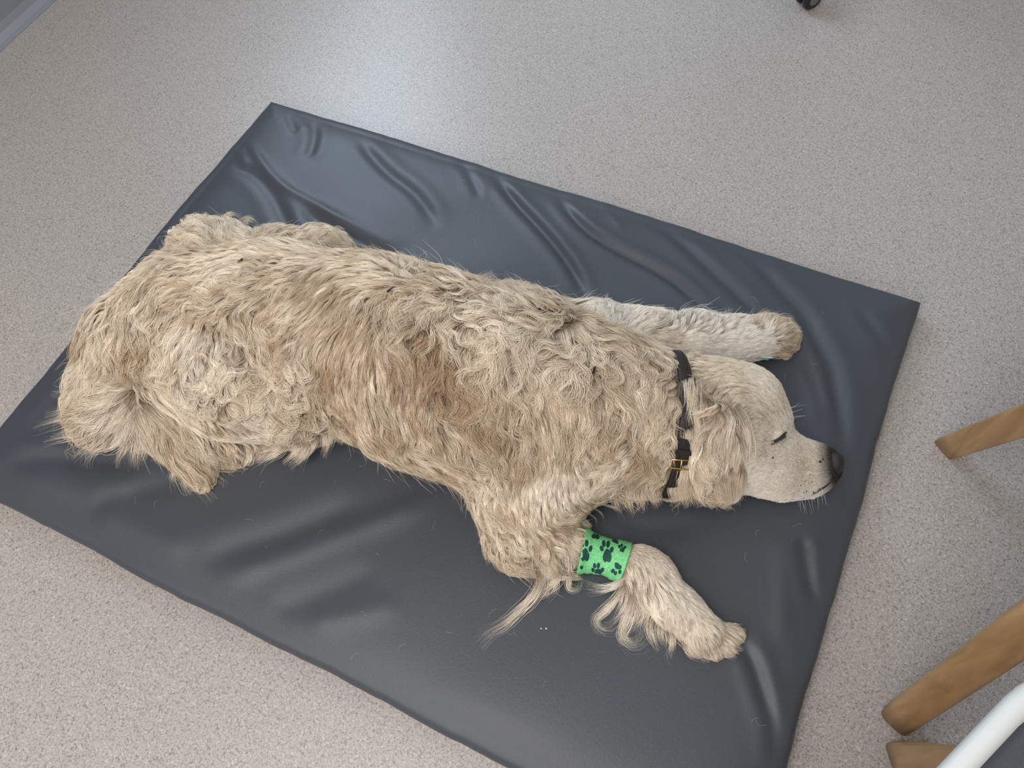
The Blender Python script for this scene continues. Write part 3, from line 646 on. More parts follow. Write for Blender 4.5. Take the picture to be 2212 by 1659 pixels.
# ------------------------------------------------------------------ the coat
# x, y (photo), lay direction dx, dy, length cm, wave, curl, tone (0 cream .. 1 tan), white, stick (1 hugs the body, 0 falls free), lift
COAT = [
 (400,600,-.8,.45,3.5,.3,.4,.35,0,1,1),(520,560,-.9,.25,3,.3,.2,.25,.1,1,.7),(650,545,-1,.15,3,.15,.1,.2,.1,1,.6),(800,590,-.95,.3,3,.15,.1,.35,0,1,.6),
 (600,630,-.85,.55,3.5,.5,.3,0.5,0,1,1),(480,650,-.8,.6,4,.6,.4,0.52,0,1,1),(700,680,-.6,.8,3.3,.15,.08,0.6,0,1,.55),(620,720,-.75,.65,3.5,.6,.3,0.5,0,1,1),
 (780,740,-.3,1,3.2,.10,.06,0.66,0,1,.45),(740,850,-.05,1,3.2,.10,.06,0.58,0,1,.45),(700,790,-.25,1,3.2,.12,.06,0.62,0,1,.5),(850,820,.05,1,3.2,.10,.06,0.7,0,1,.45),
 (820,900,.1,1,4,.3,.2,0.55,0,.8,1),(880,690,-.5,.9,4,.4,.3,0.6,0,1,1),(870,950,.3,.9,4,.5,.3,.4,0,.7,1.1),(930,1000,.4,.8,4.5,.6,.5,0.5,0,.7,1.2),
 (1000,1030,.3,.9,5,.6,1.4,.25,.2,.5,1.4),(1030,1060,.2,.9,5,.6,2.2,.2,.3,.5,1.6),(780,920,.2,1,3.5,.3,.3,.4,0,.6,1),
 (900,590,.0,-.5,4,.5,.5,.35,0,.9,1.2),(950,590,.6,-.5,4,.5,.5,.35,0,.8,1.5),(1035,610,.9,-.45,5,.4,.4,.3,0,.6,2),(860,570,-.5,-.3,3.5,.3,.3,.3,0,1,1),
 (950,650,-.8,.4,5,.6,.6,.35,0,1,1.3),(1050,660,-.5,.8,6,.8,1.3,.3,.1,1,1.6),(1000,720,-.3,.9,5,.6,.6,.35,0,1,1.4),(1120,670,-.4,.6,6,.6,.8,.25,.1,1,1.4),
 (1180,730,-.6,.6,6,.6,.7,.25,.1,1,1.5),(1220,680,-.3,.3,5,.6,.6,.25,.1,1,1.4),(1280,740,.5,.7,6,.8,.9,.3,.1,1,1.5),(1320,810,.4,.8,5.5,.7,.7,.35,0,1,1.4),
 (1380,770,.1,.9,5,.6,.4,.3,0,1,1.2),(1400,850,-.05,1,5,.6,.4,.35,0,1,1.2),(1390,950,-.1,1,5,.7,.5,0.6,0,1,1.2),(1340,900,-.2,1,5,.7,.6,0.75,0,1,1.2),
 (1335,990,-.5,.7,5,.8,.9,.3,.2,1,1.5),(1390,1070,.15,1,5,.4,.2,.4,0,.5,1),(1340,1075,.2,1,4,.5,.3,.4,0,.6,1),(1290,1000,.3,.9,4,.5,.4,.45,0,1,1),
 (960,790,.2,.9,4,.6,.5,1.0,0,1,1.1),(1000,830,.3,.9,4,.7,.6,1.0,0,1,1.1),(940,720,.1,.9,4,.5,.4,0.8,0,1,1.1),(900,780,.1,1,3.6,.15,.1,0.75,0,1,.6),
 (1060,800,-.5,.8,5,.7,.5,.5,0,1,1.3),(1080,880,-.2,1,5,.6,.4,0.9,0,1,1.1),(1060,960,.5,.8,5,.5,.4,0.65,0,1,1.2),(990,930,.4,.9,5,.5,.4,0.6,0,1,1.2),(1100,960,.1,1,4,.4,.3,0.85,0,1,1),
 (1180,850,.1,1,4,.2,.1,0.7,0,1,.6),(1200,930,0,1,3.6,.15,.08,0.55,0,1,.5),(1250,900,.25,.95,4.5,.4,.3,0.65,0,1,1),(1150,790,-.3,.9,5,.7,.5,.55,0,1,1.2),
 (1170,1020,-.05,1,2.4,.06,.03,.1,.45,1,.35),(1230,1040,.3,.9,2.4,.06,.03,.1,.45,1,.35),(1120,1050,.1,1,2.8,.15,.06,.25,.15,1,.5),(1275,1070,.6,.5,3,.2,.2,.25,.1,.6,.8),  # upper arm: extra white stands in for bright light falling on it
 (1100,1150,.5,.6,3,.6,.5,.4,0,1,.9),(1160,1160,.7,.3,3,.6,.5,.35,0,1,.9),(1075,1110,.2,.9,3,.5,.3,.35,0,1,.9),(1210,1165,.8,.2,2.6,.3,.2,.2,.1,1,.7),(1150,1100,.3,.8,2.5,.3,.2,.3,0,1,.7),
 (1140,1215,.5,.8,5,.5,.4,.25,.1,.3,1),(1200,1215,.5,.7,5,.6,.9,.2,.2,.3,1),(1090,1195,.4,.8,4,.5,.4,.35,0,.5,1),
 (1745,990,-.9,-.3,.5,0,0,0.10,0.55,1,.2),(1700,1015,-.95,-.1,.6,0,0,0.08,0.75,1,.2),(1640,1010,-.9,.2,.9,0,0,0.10,0.65,1,.25),(1655,955,-.8,-.3,.8,0,0,0.12,0.65,1,.25),
 (1700,940,-.8,-.5,.6,0,0,0.12,0.65,1,.2),(1650,880,-.85,-.45,.9,.05,.05,0.16,0.45,1,.3),(1600,830,-.9,-.1,1.5,.1,.1,.25,.1,1,.4),(1670,850,-.7,-.5,.8,0,0,0.16,0.55,1,.25),
 (1570,860,-.75,.45,2.2,.3,.2,.3,.1,1,.6),(1605,910,-.6,.6,1.4,.1,.1,.25,.1,1,.4),(1540,815,-.85,.25,2.2,.3,.3,.3,0,1,.7),(1500,810,-.6,.6,3,.6,.5,.55,0,1,.9),
 (1480,880,-.3,.95,4,.7,.5,.3,0,1,1.1),(1500,960,-.1,1,4.5,.7,.5,.3,0,1,1.1),(1530,900,-.2,1,4,.6,.4,.3,.1,1,.9),(1545,960,.05,1,4.5,.35,.15,.4,0,1,.5),
 (1560,1020,.08,1,4,.25,.12,.5,0,1,.45),(1570,1065,.1,1,2.6,.12,.1,.6,0,.8,.4),(1500,1040,.1,1,4,.5,.3,.4,0,.8,1),(1588,1000,0,1,2.6,.12,.06,.4,0,1,.35),(1585,950,-.05,1,2.8,.2,.1,.3,.1,1,.4),
 (1610,1050,-.9,.3,.9,0,0,0.12,0.65,1,.25),(1470,1060,.1,1,4,.5,.3,.4,0,.6,1),(1660,1060,-.95,.1,.6,0,0,0.10,0.65,1,.2),(1630,960,-.85,.1,.9,0,0,0.12,0.55,1,.25),
 (1300,680,.3,-.4,3,.4,.3,.1,0.90,.8,1),(1400,700,.6,-.4,3.5,.4,.3,.1,0.80,.7,1),(1480,695,.3,-1,4,.3,.3,.1,0.90,.4,1.2),(1550,705,.3,-.8,3,.3,.3,.1,0.90,.5,1),
 (1500,745,.9,.1,1.5,.1,.1,.1,0.80,1,.5),(1580,740,.95,0,1.1,.05,.05,.1,0.95,1,.4),(1640,730,.9,-.1,1.5,.1,.1,.12,0.80,1,.5),(1690,712,.8,-.4,2.6,.1,.1,.4,.1,.6,.9),
 (1700,745,.9,.15,2.2,.1,.1,.6,0,.6,.8),(1660,700,.5,-.9,2.5,.2,.1,.25,.1,.5,1),(1430,740,.8,.2,2,.2,.2,.15,.3,1,.7),(1440,770,.5,.4,2.5,.3,.2,.3,.1,1,.8),
 (1400,1205,.6,.8,.7,0,0,.1,.4,1,.25),(1450,1260,.65,.75,.9,.05,.03,.1,.5,1,.3),(1500,1320,.7,.7,1.2,.05,.05,.1,.5,1,.4),(1420,1290,.3,1,2.5,.3,.2,.15,.3,.5,.7),
 (1480,1370,.5,.9,1.8,.1,.1,.15,.3,.7,.6),(1570,1390,.75,.6,1.6,.1,.1,.25,.1,.8,.6),(1520,1400,.4,.9,2.2,.15,.1,.2,.2,.5,.6),(1380,1255,-.1,1,4,.4,.6,.15,.3,.3,1),
 (430,730,-.4,.7,3.5,.3,.3,.15,.3,1,1),(380,760,-.5,.7,4,.4,.3,.2,.2,1,1),(520,720,.5,.7,4,.5,.5,.3,0,1,1),(600,800,.5,.7,5,.8,2.8,.3,.1,1,1.5),
 (640,830,.3,.9,5,.8,3.6,.3,.1,1,1.7),(685,860,.4,.8,5,.8,3.2,.35,0,1,1.6),(720,900,.3,.9,5,.6,1.4,.4,0,.7,1.3),(700,935,0,1,6,.5,.8,.3,.1,.4,1.2),(640,950,-.3,.9,6,.4,.4,.2,.2,.4,1.2),
 (590,960,-.5,.8,5,.3,.3,.2,.2,.4,1),(450,830,.5,.6,4,.8,3.2,.25,.2,1,1.4),(500,850,.5,.6,4,.8,2.8,.3,.1,1,1.4),(540,880,.6,.7,4,.4,.6,.12,.4,1,1),
 (560,930,.4,.8,3,.2,.2,.2,.2,.8,.8),(470,900,.6,.5,3,.3,.4,.3,.1,1,.8),(560,790,.4,.7,4.5,.8,2.2,.25,.1,1,1.3),(500,780,.3,.8,4,.6,1.2,.2,.2,1,1.2),
 (330,640,-.5,.8,4,.5,.3,.4,0,1,1.1),(260,700,-.3,.95,5,.5,.3,.35,0,1,1.2),(300,730,.2,.9,5,.7,.6,0.65,0,1,1.3),(220,760,-.2,1,5,.5,.3,.3,.1,1,1.2),(190,810,-.5,.8,5,.5,.3,.25,.1,.8,1.2),
 (250,830,-.9,.2,6,.5,.3,.25,.1,.9,1.3),(200,870,-.95,.3,7,.4,.2,.3,.1,.4,1.3),(230,920,-.75,.65,7,.4,.2,.25,.1,.4,1.3),(280,890,-.4,.9,6,.3,.2,.1,.4,.8,1.2),
 (300,960,-.2,1,7,.4,.3,.25,.1,.4,1.2),(345,920,.4,.9,7,.4,.3,.35,0,.8,1.2),(400,980,.5,.85,7,.4,.3,.35,0,.4,1.1),(350,850,.8,.4,5,.5,.5,.2,.2,1,1.1),(430,1020,.3,1,6,.4,.5,.3,.1,.3,1),
 (450,490,-.4,-.7,4,.4,.7,.1,.3,.5,1.2),(405,520,-.9,-.1,4,.4,.5,.15,.2,.5,1.2),(520,490,.1,-.5,3,.3,.3,.15,.2,.8,1),(380,555,-.8,.2,4,.4,.4,.2,.1,.6,1.2),
 (690,510,.6,-.4,3,.5,.6,.2,.2,.6,1.2),(740,528,.7,.2,3,.5,.6,.2,.2,.6,1.2),
]
CT = np.array(COAT, float)
C_P = np.array([BODY.hit(r[0], r[1]) for r in COAT])
C_D = np.array([img_dir(r[2], r[3]) for r in COAT])
def coat_at(P, N):
    """interpolated lay direction (in the tangent plane) and coat values at surface points"""
    out_d = np.zeros_like(P); vals = np.zeros((len(P), 7)); B = 20000
    for i in range(0, len(P), B):
        d2 = ((P[i:i + B, None, :] - C_P[None]) ** 2).sum(-1); w_ = 1 / (d2 + .012 ** 2) ** 2.2; w_ /= w_.sum(1, keepdims=True)
        out_d[i:i + B] = w_ @ C_D; vals[i:i + B] = w_ @ CT[:, 4:]
    out_d -= N * (out_d * N).sum(-1, keepdims=True); out_d /= np.linalg.norm(out_d, axis=-1, keepdims=True) + 1e-6
    return out_d, vals
def smooth_noise(P, scale, seed):
    r = np.random.default_rng(seed); o = np.zeros(len(P))
    for k in range(10):
        d = r.normal(size=3); d /= np.linalg.norm(d); o += np.sin(P @ d * scale * r.uniform(.6, 1.7) * 2 * math.pi + r.uniform(0, 6.28))
    return o / math.sqrt(10) * 1.2
def rotate_about(v_, n, ang):
    c = np.cos(ang)[:, None]; s_ = np.sin(ang)[:, None]
    return v_ * c + np.cross(n, v_) * s_ + n * (n * v_).sum(-1, keepdims=True) * (1 - c)

# --- clump centres, spread over the skin, denser where the hair is short
tri = np.concatenate([dogF[:, [0, 1, 2]], dogF[:, [0, 2, 3]]])
A, Bv, Cv = dogV[tri[:, 0]], dogV[tri[:, 1]], dogV[tri[:, 2]]
tn = np.cross(Bv - A, Cv - A); ta = np.linalg.norm(tn, axis=1) / 2; tn /= 2 * ta[:, None] + 1e-15; tc = (A + Bv + Cv) / 3
_, tv = coat_at(tc, tn)
to_cam = CAM - tc; facing = (tn * to_cam).sum(-1) / np.linalg.norm(to_cam, axis=-1)
ok = (tn[:, 2] > -.75) & (tc[:, 2] > MAT_T + .003)
rc_t = np.clip(.0013 + tv[:, 0] * .00115, .0017, .0072)
wgt = ta * ok / rc_t ** 2 * np.where(facing > -.25, 1, .35)
NCL = 25000
ch = RNG.choice(len(tri), NCL, p=wgt / wgt.sum()); u1 = np.sqrt(RNG.random(NCL)); u2 = RNG.random(NCL)
CP = A[ch] * (1 - u1)[:, None] + Bv[ch] * (u1 * (1 - u2))[:, None] + Cv[ch] * (u1 * u2)[:, None]
CN = BODY.normal(CP)
NOSE_C = at(1801, 1003, MAT_T + .041)
def clear_of(P):
    """True where hair may grow: not on the nose, the eye slit, under the bandage or under the collar"""
    k = np.ones(len(P), bool)
    k &= np.linalg.norm(P - NOSE_C, axis=1) > .0165
    k &= np.linalg.norm((P - EYE[0] + EYE[3] * .001) @ np.array([EYE[2] / .011, EYE[3] / .0022, EYE[1] / .02]).T, axis=1) > 1
    ax = BAND1 - BAND0; t = ((P - BAND0) @ ax) / (ax @ ax); dd = np.linalg.norm(P - BAND0 - t[:, None] * ax, axis=1)
    k &= ~((t > .0) & (t < 1.0) & (dd < .045))
    cc = (P - COLLAR_C) @ COLLAR_AX
    k &= ~((np.abs(cc) < .0088) & (np.linalg.norm(P - COLLAR_C, axis=1) < .14))
    return k
BAND0, _ = ball(1252, 1187, .95, 36); BAND1, _ = ball(1352, 1215, .95, 32)
COLLAR_C, _ = ball(1441, 920, .98, 124)
COLLAR_AX = ball(1520, 915, 1.0, 108)[0] - ball(1350, 900, .95, 140)[0]; COLLAR_AX /= np.linalg.norm(COLLAR_AX)

def grow(CP, CN, npts, rng, len_scale=1.0):
    """guide paths: each step follows the lay of the coat over the skin, with waves and curls"""
    n = len(CP); d0, val = coat_at(CP, CN)
    L = val[:, 0] * .01 * len_scale * rng.uniform(.7, 1.25, n); wave, curl, stick, lift = val[:, 1], val[:, 2], np.clip(val[:, 5], 0, 1), val[:, 6]
    loose = np.clip((val[:, 0] - .6) / 2.5, 0, 1)
    jit = (rng.normal(0, .06, n) + smooth_noise(CP, 9, 5) * .42 * np.clip(wave + .12, 0, 1) + smooth_noise(CP, 22, 6) * .16 * np.clip(wave + .05, 0, 1)) * (.2 + .9 * loose)
    sgn = np.where(smooth_noise(CP, 22, 9) + rng.normal(0, .35, n) > 0, 1.0, -1.0)
    turn = sgn * curl * rng.uniform(.6, 1.3, n)
    ph = smooth_noise(CP, 7, 12) * 3 + rng.uniform(-.4, .4, n); wl = rng.uniform(.038, .055, n)
    hmax = (.0008 + lift * .0042 * loose * rng.uniform(.2, 2.4, n) + .0005 * rng.random(n))
    P = CP - CN * .0008; path = [P.copy()]; ds = L / (npts - 1); nrm = CN.copy(); dirv = d0; fall = np.zeros(n)
    for i in range(1, npts):
        s_ = i / (npts - 1)
        base, _ = coat_at(P, nrm) if i in (2, 4, 6, 8, 10) else (dirv0 if i > 1 else d0, None)
        dirv0 = base
        ang = jit + turn * s_ * s_ * (1 + .3 * s_) + 1.0 * wave * np.sin(ph + 2 * math.pi * s_ * L / wl) * np.minimum(s_ * 2.2, 1)
        d = rotate_about(base, nrm, ang)
        free = 1 - stick
        d = d + np.array([0, 0, -1.0]) * (free * .55 * s_)[:, None]; d /= np.linalg.norm(d, axis=-1, keepdims=True)
        P = P + d * ds[:, None]
        v_ = BODY.at(P); nn = BODY.normal(P); near = v_ < .05
        nrm = np.where(near[:, None], nn, nrm)
        want = hmax * (1 - (1 - s_) ** 2.2) * (1.0 + .35 * np.sin(s_ * 3.1))
        up = np.where(v_ < want, want - v_, (want - v_) * np.clip(stick * 1.1 - .1, 0, 1) * .85); up = np.where(v_ > .06, 0, up)
        P = P + nrm * up[:, None]
        P[:, 2] = np.maximum(P[:, 2], MAT_T + .0028 + .0035 * rng.random(n) * s_)
        path.append(P.copy())
    return np.stack(path, 1), val, L
def colours(val, P, rng):
    n = len(P); tone = np.clip(val[:, 3] + smooth_noise(P, 7, 21) * .10 + smooth_noise(P, 26, 22) * .12 + rng.normal(0, .16, n), 0, 1)[:, None]
    wh = np.clip(val[:, 4] + smooth_noise(P, 9, 23) * .10, 0, 1)[:, None]
    c = np.array([.93, .825, .675]) * (1 - tone) + np.array([.43, .285, .15]) * tone
    c = c * (1 - wh) + np.array([.97, .925, .865]) * wh
    # dark pigment round the nose leather
    dk = np.clip((.041 - np.linalg.norm(P - NOSE_C + np.array([0, 0, .004]), axis=1)) / .019, 0, 1)[:, None] ** 1.3
    c = c * (1 - dk) + np.array([.05, .033, .026]) * dk
    return c * rng.uniform(.90, 1.08, (n, 1))
def hair_object(name, PTS, RAD, COLR, mat, parent):
    """PTS (n, k, 3) strands as one hair object"""
    n, k = PTS.shape[:2]; hc = bpy.data.hair_curves.new(name); hc.add_curves([k] * n)
    hc.attributes['position'].data.foreach_set('vector', PTS.astype(np.float32).ravel())
    ra = hc.attributes.get('radius') or hc.attributes.new('radius', 'FLOAT', 'POINT'); ra.data.foreach_set('value', RAD.astype(np.float32).ravel())
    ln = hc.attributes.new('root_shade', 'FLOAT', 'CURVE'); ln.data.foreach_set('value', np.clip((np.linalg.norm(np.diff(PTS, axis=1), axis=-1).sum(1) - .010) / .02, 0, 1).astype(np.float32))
    ca = hc.attributes.new('tint', 'FLOAT_COLOR', 'CURVE'); ca.data.foreach_set('color', np.concatenate([COLR, np.ones((n, 1))], 1).astype(np.float32).ravel())
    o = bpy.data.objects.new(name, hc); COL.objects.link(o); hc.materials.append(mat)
    if parent is not None: keep(o, parent)
    return o
def strands_from(G, val, L, nst, rng, rad_w, clump=.72, rscale=1.0):
    """a lock of strands around each guide path, drawn together towards the tip"""
    n, k = G.shape[:2]; s_ = np.linspace(0, 1, k)
    t = np.gradient(G, axis=1); t /= np.linalg.norm(t, axis=-1, keepdims=True) + 1e-9
    N0 = BODY.normal(G[:, 0]); side = np.cross(N0, t[:, 0]); side /= np.linalg.norm(side, axis=-1, keepdims=True) + 1e-9
    out = np.empty((n, nst, k, 3), np.float32)
    sidet = np.cross(np.repeat(N0[:, None], k, 1), t); sidet /= np.linalg.norm(sidet, axis=-1, keepdims=True) + 1e-6
    for j in range(nst):
        a = rng.normal(0, .55, n) * rad_w; b = rng.normal(0, .75, n) * rad_w; c = rng.random(n) * .0012
        cut = rng.uniform(.72, 1.08, n)
        q = s_[None] * cut[:, None] * (k - 1); i0 = np.clip(q.astype(int), 0, k - 2); f = (q - i0)[..., None]
        g = np.take_along_axis(G, i0[..., None].repeat(3, -1), 1) * (1 - f) + np.take_along_axis(G, (i0 + 1)[..., None].repeat(3, -1), 1) * f
        keepw = 1 - clump * (s_ ** .8)[None]
        fl = rng.normal(0, 1, n)
        spread = (a[:, None] * keepw + (fl * .0026)[:, None] * np.clip(L / .05, .15, 1.6)[:, None] * (s_ ** 2)[None])
        g = g + sidet * spread[..., None] + t[:, :1] * (b[:, None] * keepw)[..., None] + N0[:, None] * (c[:, None] * s_[None])[..., None]
        out[:, j] = g
    return out
def catmull(P, k):
    P = np.asarray(P, float); Q = np.concatenate([[2 * P[0] - P[1]], P, [2 * P[-1] - P[-2]]]); seg = np.linalg.norm(np.diff(P, axis=0), axis=1); cum = np.concatenate([[0], np.cumsum(seg)])
    out = []
    for s_ in np.linspace(0, cum[-1], k):
        i = min(np.searchsorted(cum, s_, 'right') - 1, len(P) - 2); t = (s_ - cum[i]) / max(seg[i], 1e-9); p0, p1, p2, p3 = Q[i:i + 4]
        out.append(.5 * (2 * p1 + (p2 - p0) * t + (2 * p0 - 5 * p1 + 4 * p2 - p3) * t * t + (3 * p1 - p0 - 3 * p2 + p3) * t ** 3))
    return np.array(out)
def lock_path(px, lift):
    """a lock seen along the photo points: it lies on the body or the mat and never drops steeply"""
    out = []; zprev = None; pprev = None
    for i, (x, y) in enumerate(px):
        h = BODY.hit(x, y); n = BODY.normal(h[None])[0] if h[2] > MAT_T + .004 else np.array([0, 0, 1.0])
        f = i / max(len(px) - 1, 1); l_ = lift * (2.3 if h[2] > MAT_T + .004 else 1.0) * math.sin(min(1, .08 + f * 1.3) * 2.3)
        z = max(h[2] + n[2] * l_, MAT_T + .003)
        if zprev is not None:
            step = np.linalg.norm(at(x, y, zprev) - pprev); z = max(z, zprev - step * .75)
        p = h + n * l_ if abs(z - (h[2] + n[2] * l_)) < 1e-5 else at(x, y, z)
        out.append(p); zprev = p[2]; pprev = p
    return catmull(out, 16)
def locks_object(name, defs, rng, thick=.00024):
    PT, CO, RA = [], [], []
    prof = np.clip(np.linspace(1.0, -.15, 16) * 2.2, .14, 1)
    for w_mm, nst, lift, tone, wh, px in defs:
        g = lock_path(px, lift * .001); t = np.gradient(g, axis=0); t /= np.linalg.norm(t, axis=1)[:, None] + 1e-9
        nn = CAM - g; nn /= np.linalg.norm(nn, axis=1)[:, None]; nn = nn * .4 + np.array([0, 0, .6]); side = np.cross(t, nn); side /= np.linalg.norm(side, axis=1)[:, None] + 1e-9
        s_ = np.linspace(0, 1, 16); L = np.linalg.norm(np.diff(g, axis=0), axis=1).sum()
        shape = np.interp(s_, [0, .25, .6, .85, 1], [1.0, 1.1, .95, .65, .4]) * w_mm * .001
        for j in range(nst):
            a = rng.normal(0, .5); fr = rng.normal(0, 1) * .0030 * min(L / .05, 2) * (.5 + rng.random()); cut = rng.uniform(.62, 1.05); st = rng.uniform(0, .18)
            q = st + s_ * (cut - st); gi = np.stack([np.interp(q, s_, g[:, k]) for k in range(3)], -1); si = np.stack([np.interp(q, s_, side[:, k]) for k in range(3)], -1); sh = np.interp(q, s_, shape)
            b = rng.uniform(-.0012, .0022) * min(1, w_mm / 6); wv = .0006 * np.sin(q * L * 2 * math.pi / .03 + rng.uniform(0, 6.28)) * rng.random()
            p = gi + si * (a * sh + fr * q ** 2 + wv)[:, None] + np.array([0, 0, 1.0]) * b
            p[1:, 2] = np.maximum(p[1:, 2], MAT_T + .0022)
            PT.append(p); RA.append(prof * thick * rng.uniform(.75, 1.15))
            tn_ = np.clip(tone + rng.normal(0, .06), 0, 1); c = np.array([.93, .825, .675]) * (1 - tn_) + np.array([.43, .285, .15]) * tn_; c = c * (1 - wh) + np.array([.97, .925, .865]) * wh
            CO.append(c * rng.uniform(.90, 1.06))
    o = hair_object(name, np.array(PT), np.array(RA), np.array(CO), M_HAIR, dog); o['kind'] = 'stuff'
    return o
def make_fur():
    rng = np.random.default_rng(5)
    sel = clear_of(CP); P, N = CP[sel], CN[sel]; K = 10
    G, val, L = grow(P, N, K, rng, 1.3)
    rw = np.clip(.0016 + val[:, 0] * .0011, .0018, .0068) * np.clip(.30 + .75 * val[:, 6], .5, 1.5)
    NST = 20
    S_ = strands_from(G, val, L, NST, rng, rw, clump=np.clip(.05 + .25 * val[:, 0], .1, .74)[:, None])
    n = len(P); C0 = colours(val, P, rng)
    C = np.repeat(C0[:, None], NST, 1) * rng.uniform(.90, 1.08, (n, NST, 1)); S_ = S_.reshape(-1, K, 3); C = C.reshape(-1, 3)
    # keep strands out of the skin and the mat
    flat = S_.reshape(-1, 3).astype(np.float64); v_ = BODY.at(flat); bad = np.where((v_ < .0006))[0]
    fb = flat[bad]; flat[bad] = fb + BODY.normal(fb) * (.0008 - v_[bad])[:, None]
    S2 = flat.reshape(-1, K, 3); S2[:, 0] = S_[:, 0]; S2[:, 1:, 2] = np.maximum(S2[:, 1:, 2], MAT_T + .002)
    okc = clear_of(flat).reshape(-1, K)
    # strands that would cross the bandage or the eye are cut there
    drop = (~okc).sum(1) > 2; S2 = S2[~drop]; C = C[~drop]
    Lr = np.repeat(L[:, None], NST, 1).reshape(-1)[~drop]
    thick = np.clip(.00020 + Lr * .0024, .00020, .00029)
    prof = np.array([.8, 1, 1, 1, .97, .92, .85, .72, .52, .16])
    RAD = thick[:, None] * prof[None] * rng.uniform(.8, 1.2, (len(S2), 1))
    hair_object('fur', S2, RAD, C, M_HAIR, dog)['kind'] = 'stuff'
    # loose hairs that stand off the coat
    pick = rng.choice(len(P), 5200, replace=False); pick = pick[val[pick, 0] > 1.4]
    G2 = G[pick].copy(); s_ = np.linspace(0, 1, K)[None, :, None]; N2 = N[pick][:, None]
    G2 += (N2 * rng.uniform(.004, .014, (len(pick), 1, 1)) + rng.normal(0, .008, (len(pick), 1, 3))) * s_ ** 1.5 * np.clip(L[pick] / .05, .3, 1.3)[:, None, None]
    G2[:, 1:, 2] = np.maximum(G2[:, 1:, 2], MAT_T + .003)
    ok2 = clear_of(G2.reshape(-1, 3)).reshape(-1, K).all(1); G2 = G2[ok2]; pick = pick[ok2]
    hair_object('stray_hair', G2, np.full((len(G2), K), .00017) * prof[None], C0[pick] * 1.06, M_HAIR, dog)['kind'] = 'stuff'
def hair_material():
    m = bpy.data.materials.new('cream_fur'); m.use_nodes = True; N, L = m.node_tree.nodes, m.node_tree.links
    N.remove(N['Principled BSDF']); out = N['Material Output']
    at_ = N.new('ShaderNodeAttribute'); at_.attribute_name = 'tint'
    hi = N.new('ShaderNodeHairInfo')
    # pale tips, roots darkened: shade between the locks painted into the hair colour
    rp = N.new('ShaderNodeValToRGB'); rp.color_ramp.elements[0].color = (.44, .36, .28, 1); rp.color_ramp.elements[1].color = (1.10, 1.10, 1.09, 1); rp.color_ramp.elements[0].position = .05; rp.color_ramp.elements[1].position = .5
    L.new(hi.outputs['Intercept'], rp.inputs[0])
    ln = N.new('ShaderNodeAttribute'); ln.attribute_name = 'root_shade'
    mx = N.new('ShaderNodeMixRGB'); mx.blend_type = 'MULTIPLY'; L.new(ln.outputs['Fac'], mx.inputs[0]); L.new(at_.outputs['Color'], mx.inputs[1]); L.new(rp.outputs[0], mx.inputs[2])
    df = N.new('ShaderNodeBsdfDiffuse'); tr = N.new('ShaderNodeBsdfTranslucent'); gl = N.new('ShaderNodeBsdfHair'); gl.component = 'Reflection'
    gl.inputs['RoughnessU'].default_value = .25; gl.inputs['RoughnessV'].default_value = .6; gl.inputs['Color'].default_value = (1, .97, .92, 1)
    L.new(mx.outputs[0], df.inputs['Color']); L.new(mx.outputs[0], tr.inputs['Color'])
    a = N.new('ShaderNodeMixShader'); a.inputs[0].default_value = .10; L.new(df.outputs[0], a.inputs[1]); L.new(tr.outputs[0], a.inputs[2])
    b = N.new('ShaderNodeMixShader'); b.inputs[0].default_value = .10; L.new(a.outputs[0], b.inputs[1]); L.new(gl.outputs[0], b.inputs[2])
    L.new(b.outputs[0], out.inputs['Surface'])
    return m
M_HAIR = hair_material()
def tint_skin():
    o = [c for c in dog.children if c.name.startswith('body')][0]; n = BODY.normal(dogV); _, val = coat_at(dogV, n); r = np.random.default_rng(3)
    c = colours(val, dogV, r) * np.interp(val[:, 0], [.8, 2.0], [1.0, .5])[:, None]  # skin under long hair darkened: shade beneath the coat painted into its tint
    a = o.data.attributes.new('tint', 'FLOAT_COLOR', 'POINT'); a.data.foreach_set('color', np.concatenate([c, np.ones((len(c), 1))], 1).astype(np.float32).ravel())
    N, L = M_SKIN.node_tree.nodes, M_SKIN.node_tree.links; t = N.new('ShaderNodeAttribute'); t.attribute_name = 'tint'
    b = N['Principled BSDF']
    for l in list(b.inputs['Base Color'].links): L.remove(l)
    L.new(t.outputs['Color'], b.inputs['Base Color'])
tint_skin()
make_fur()

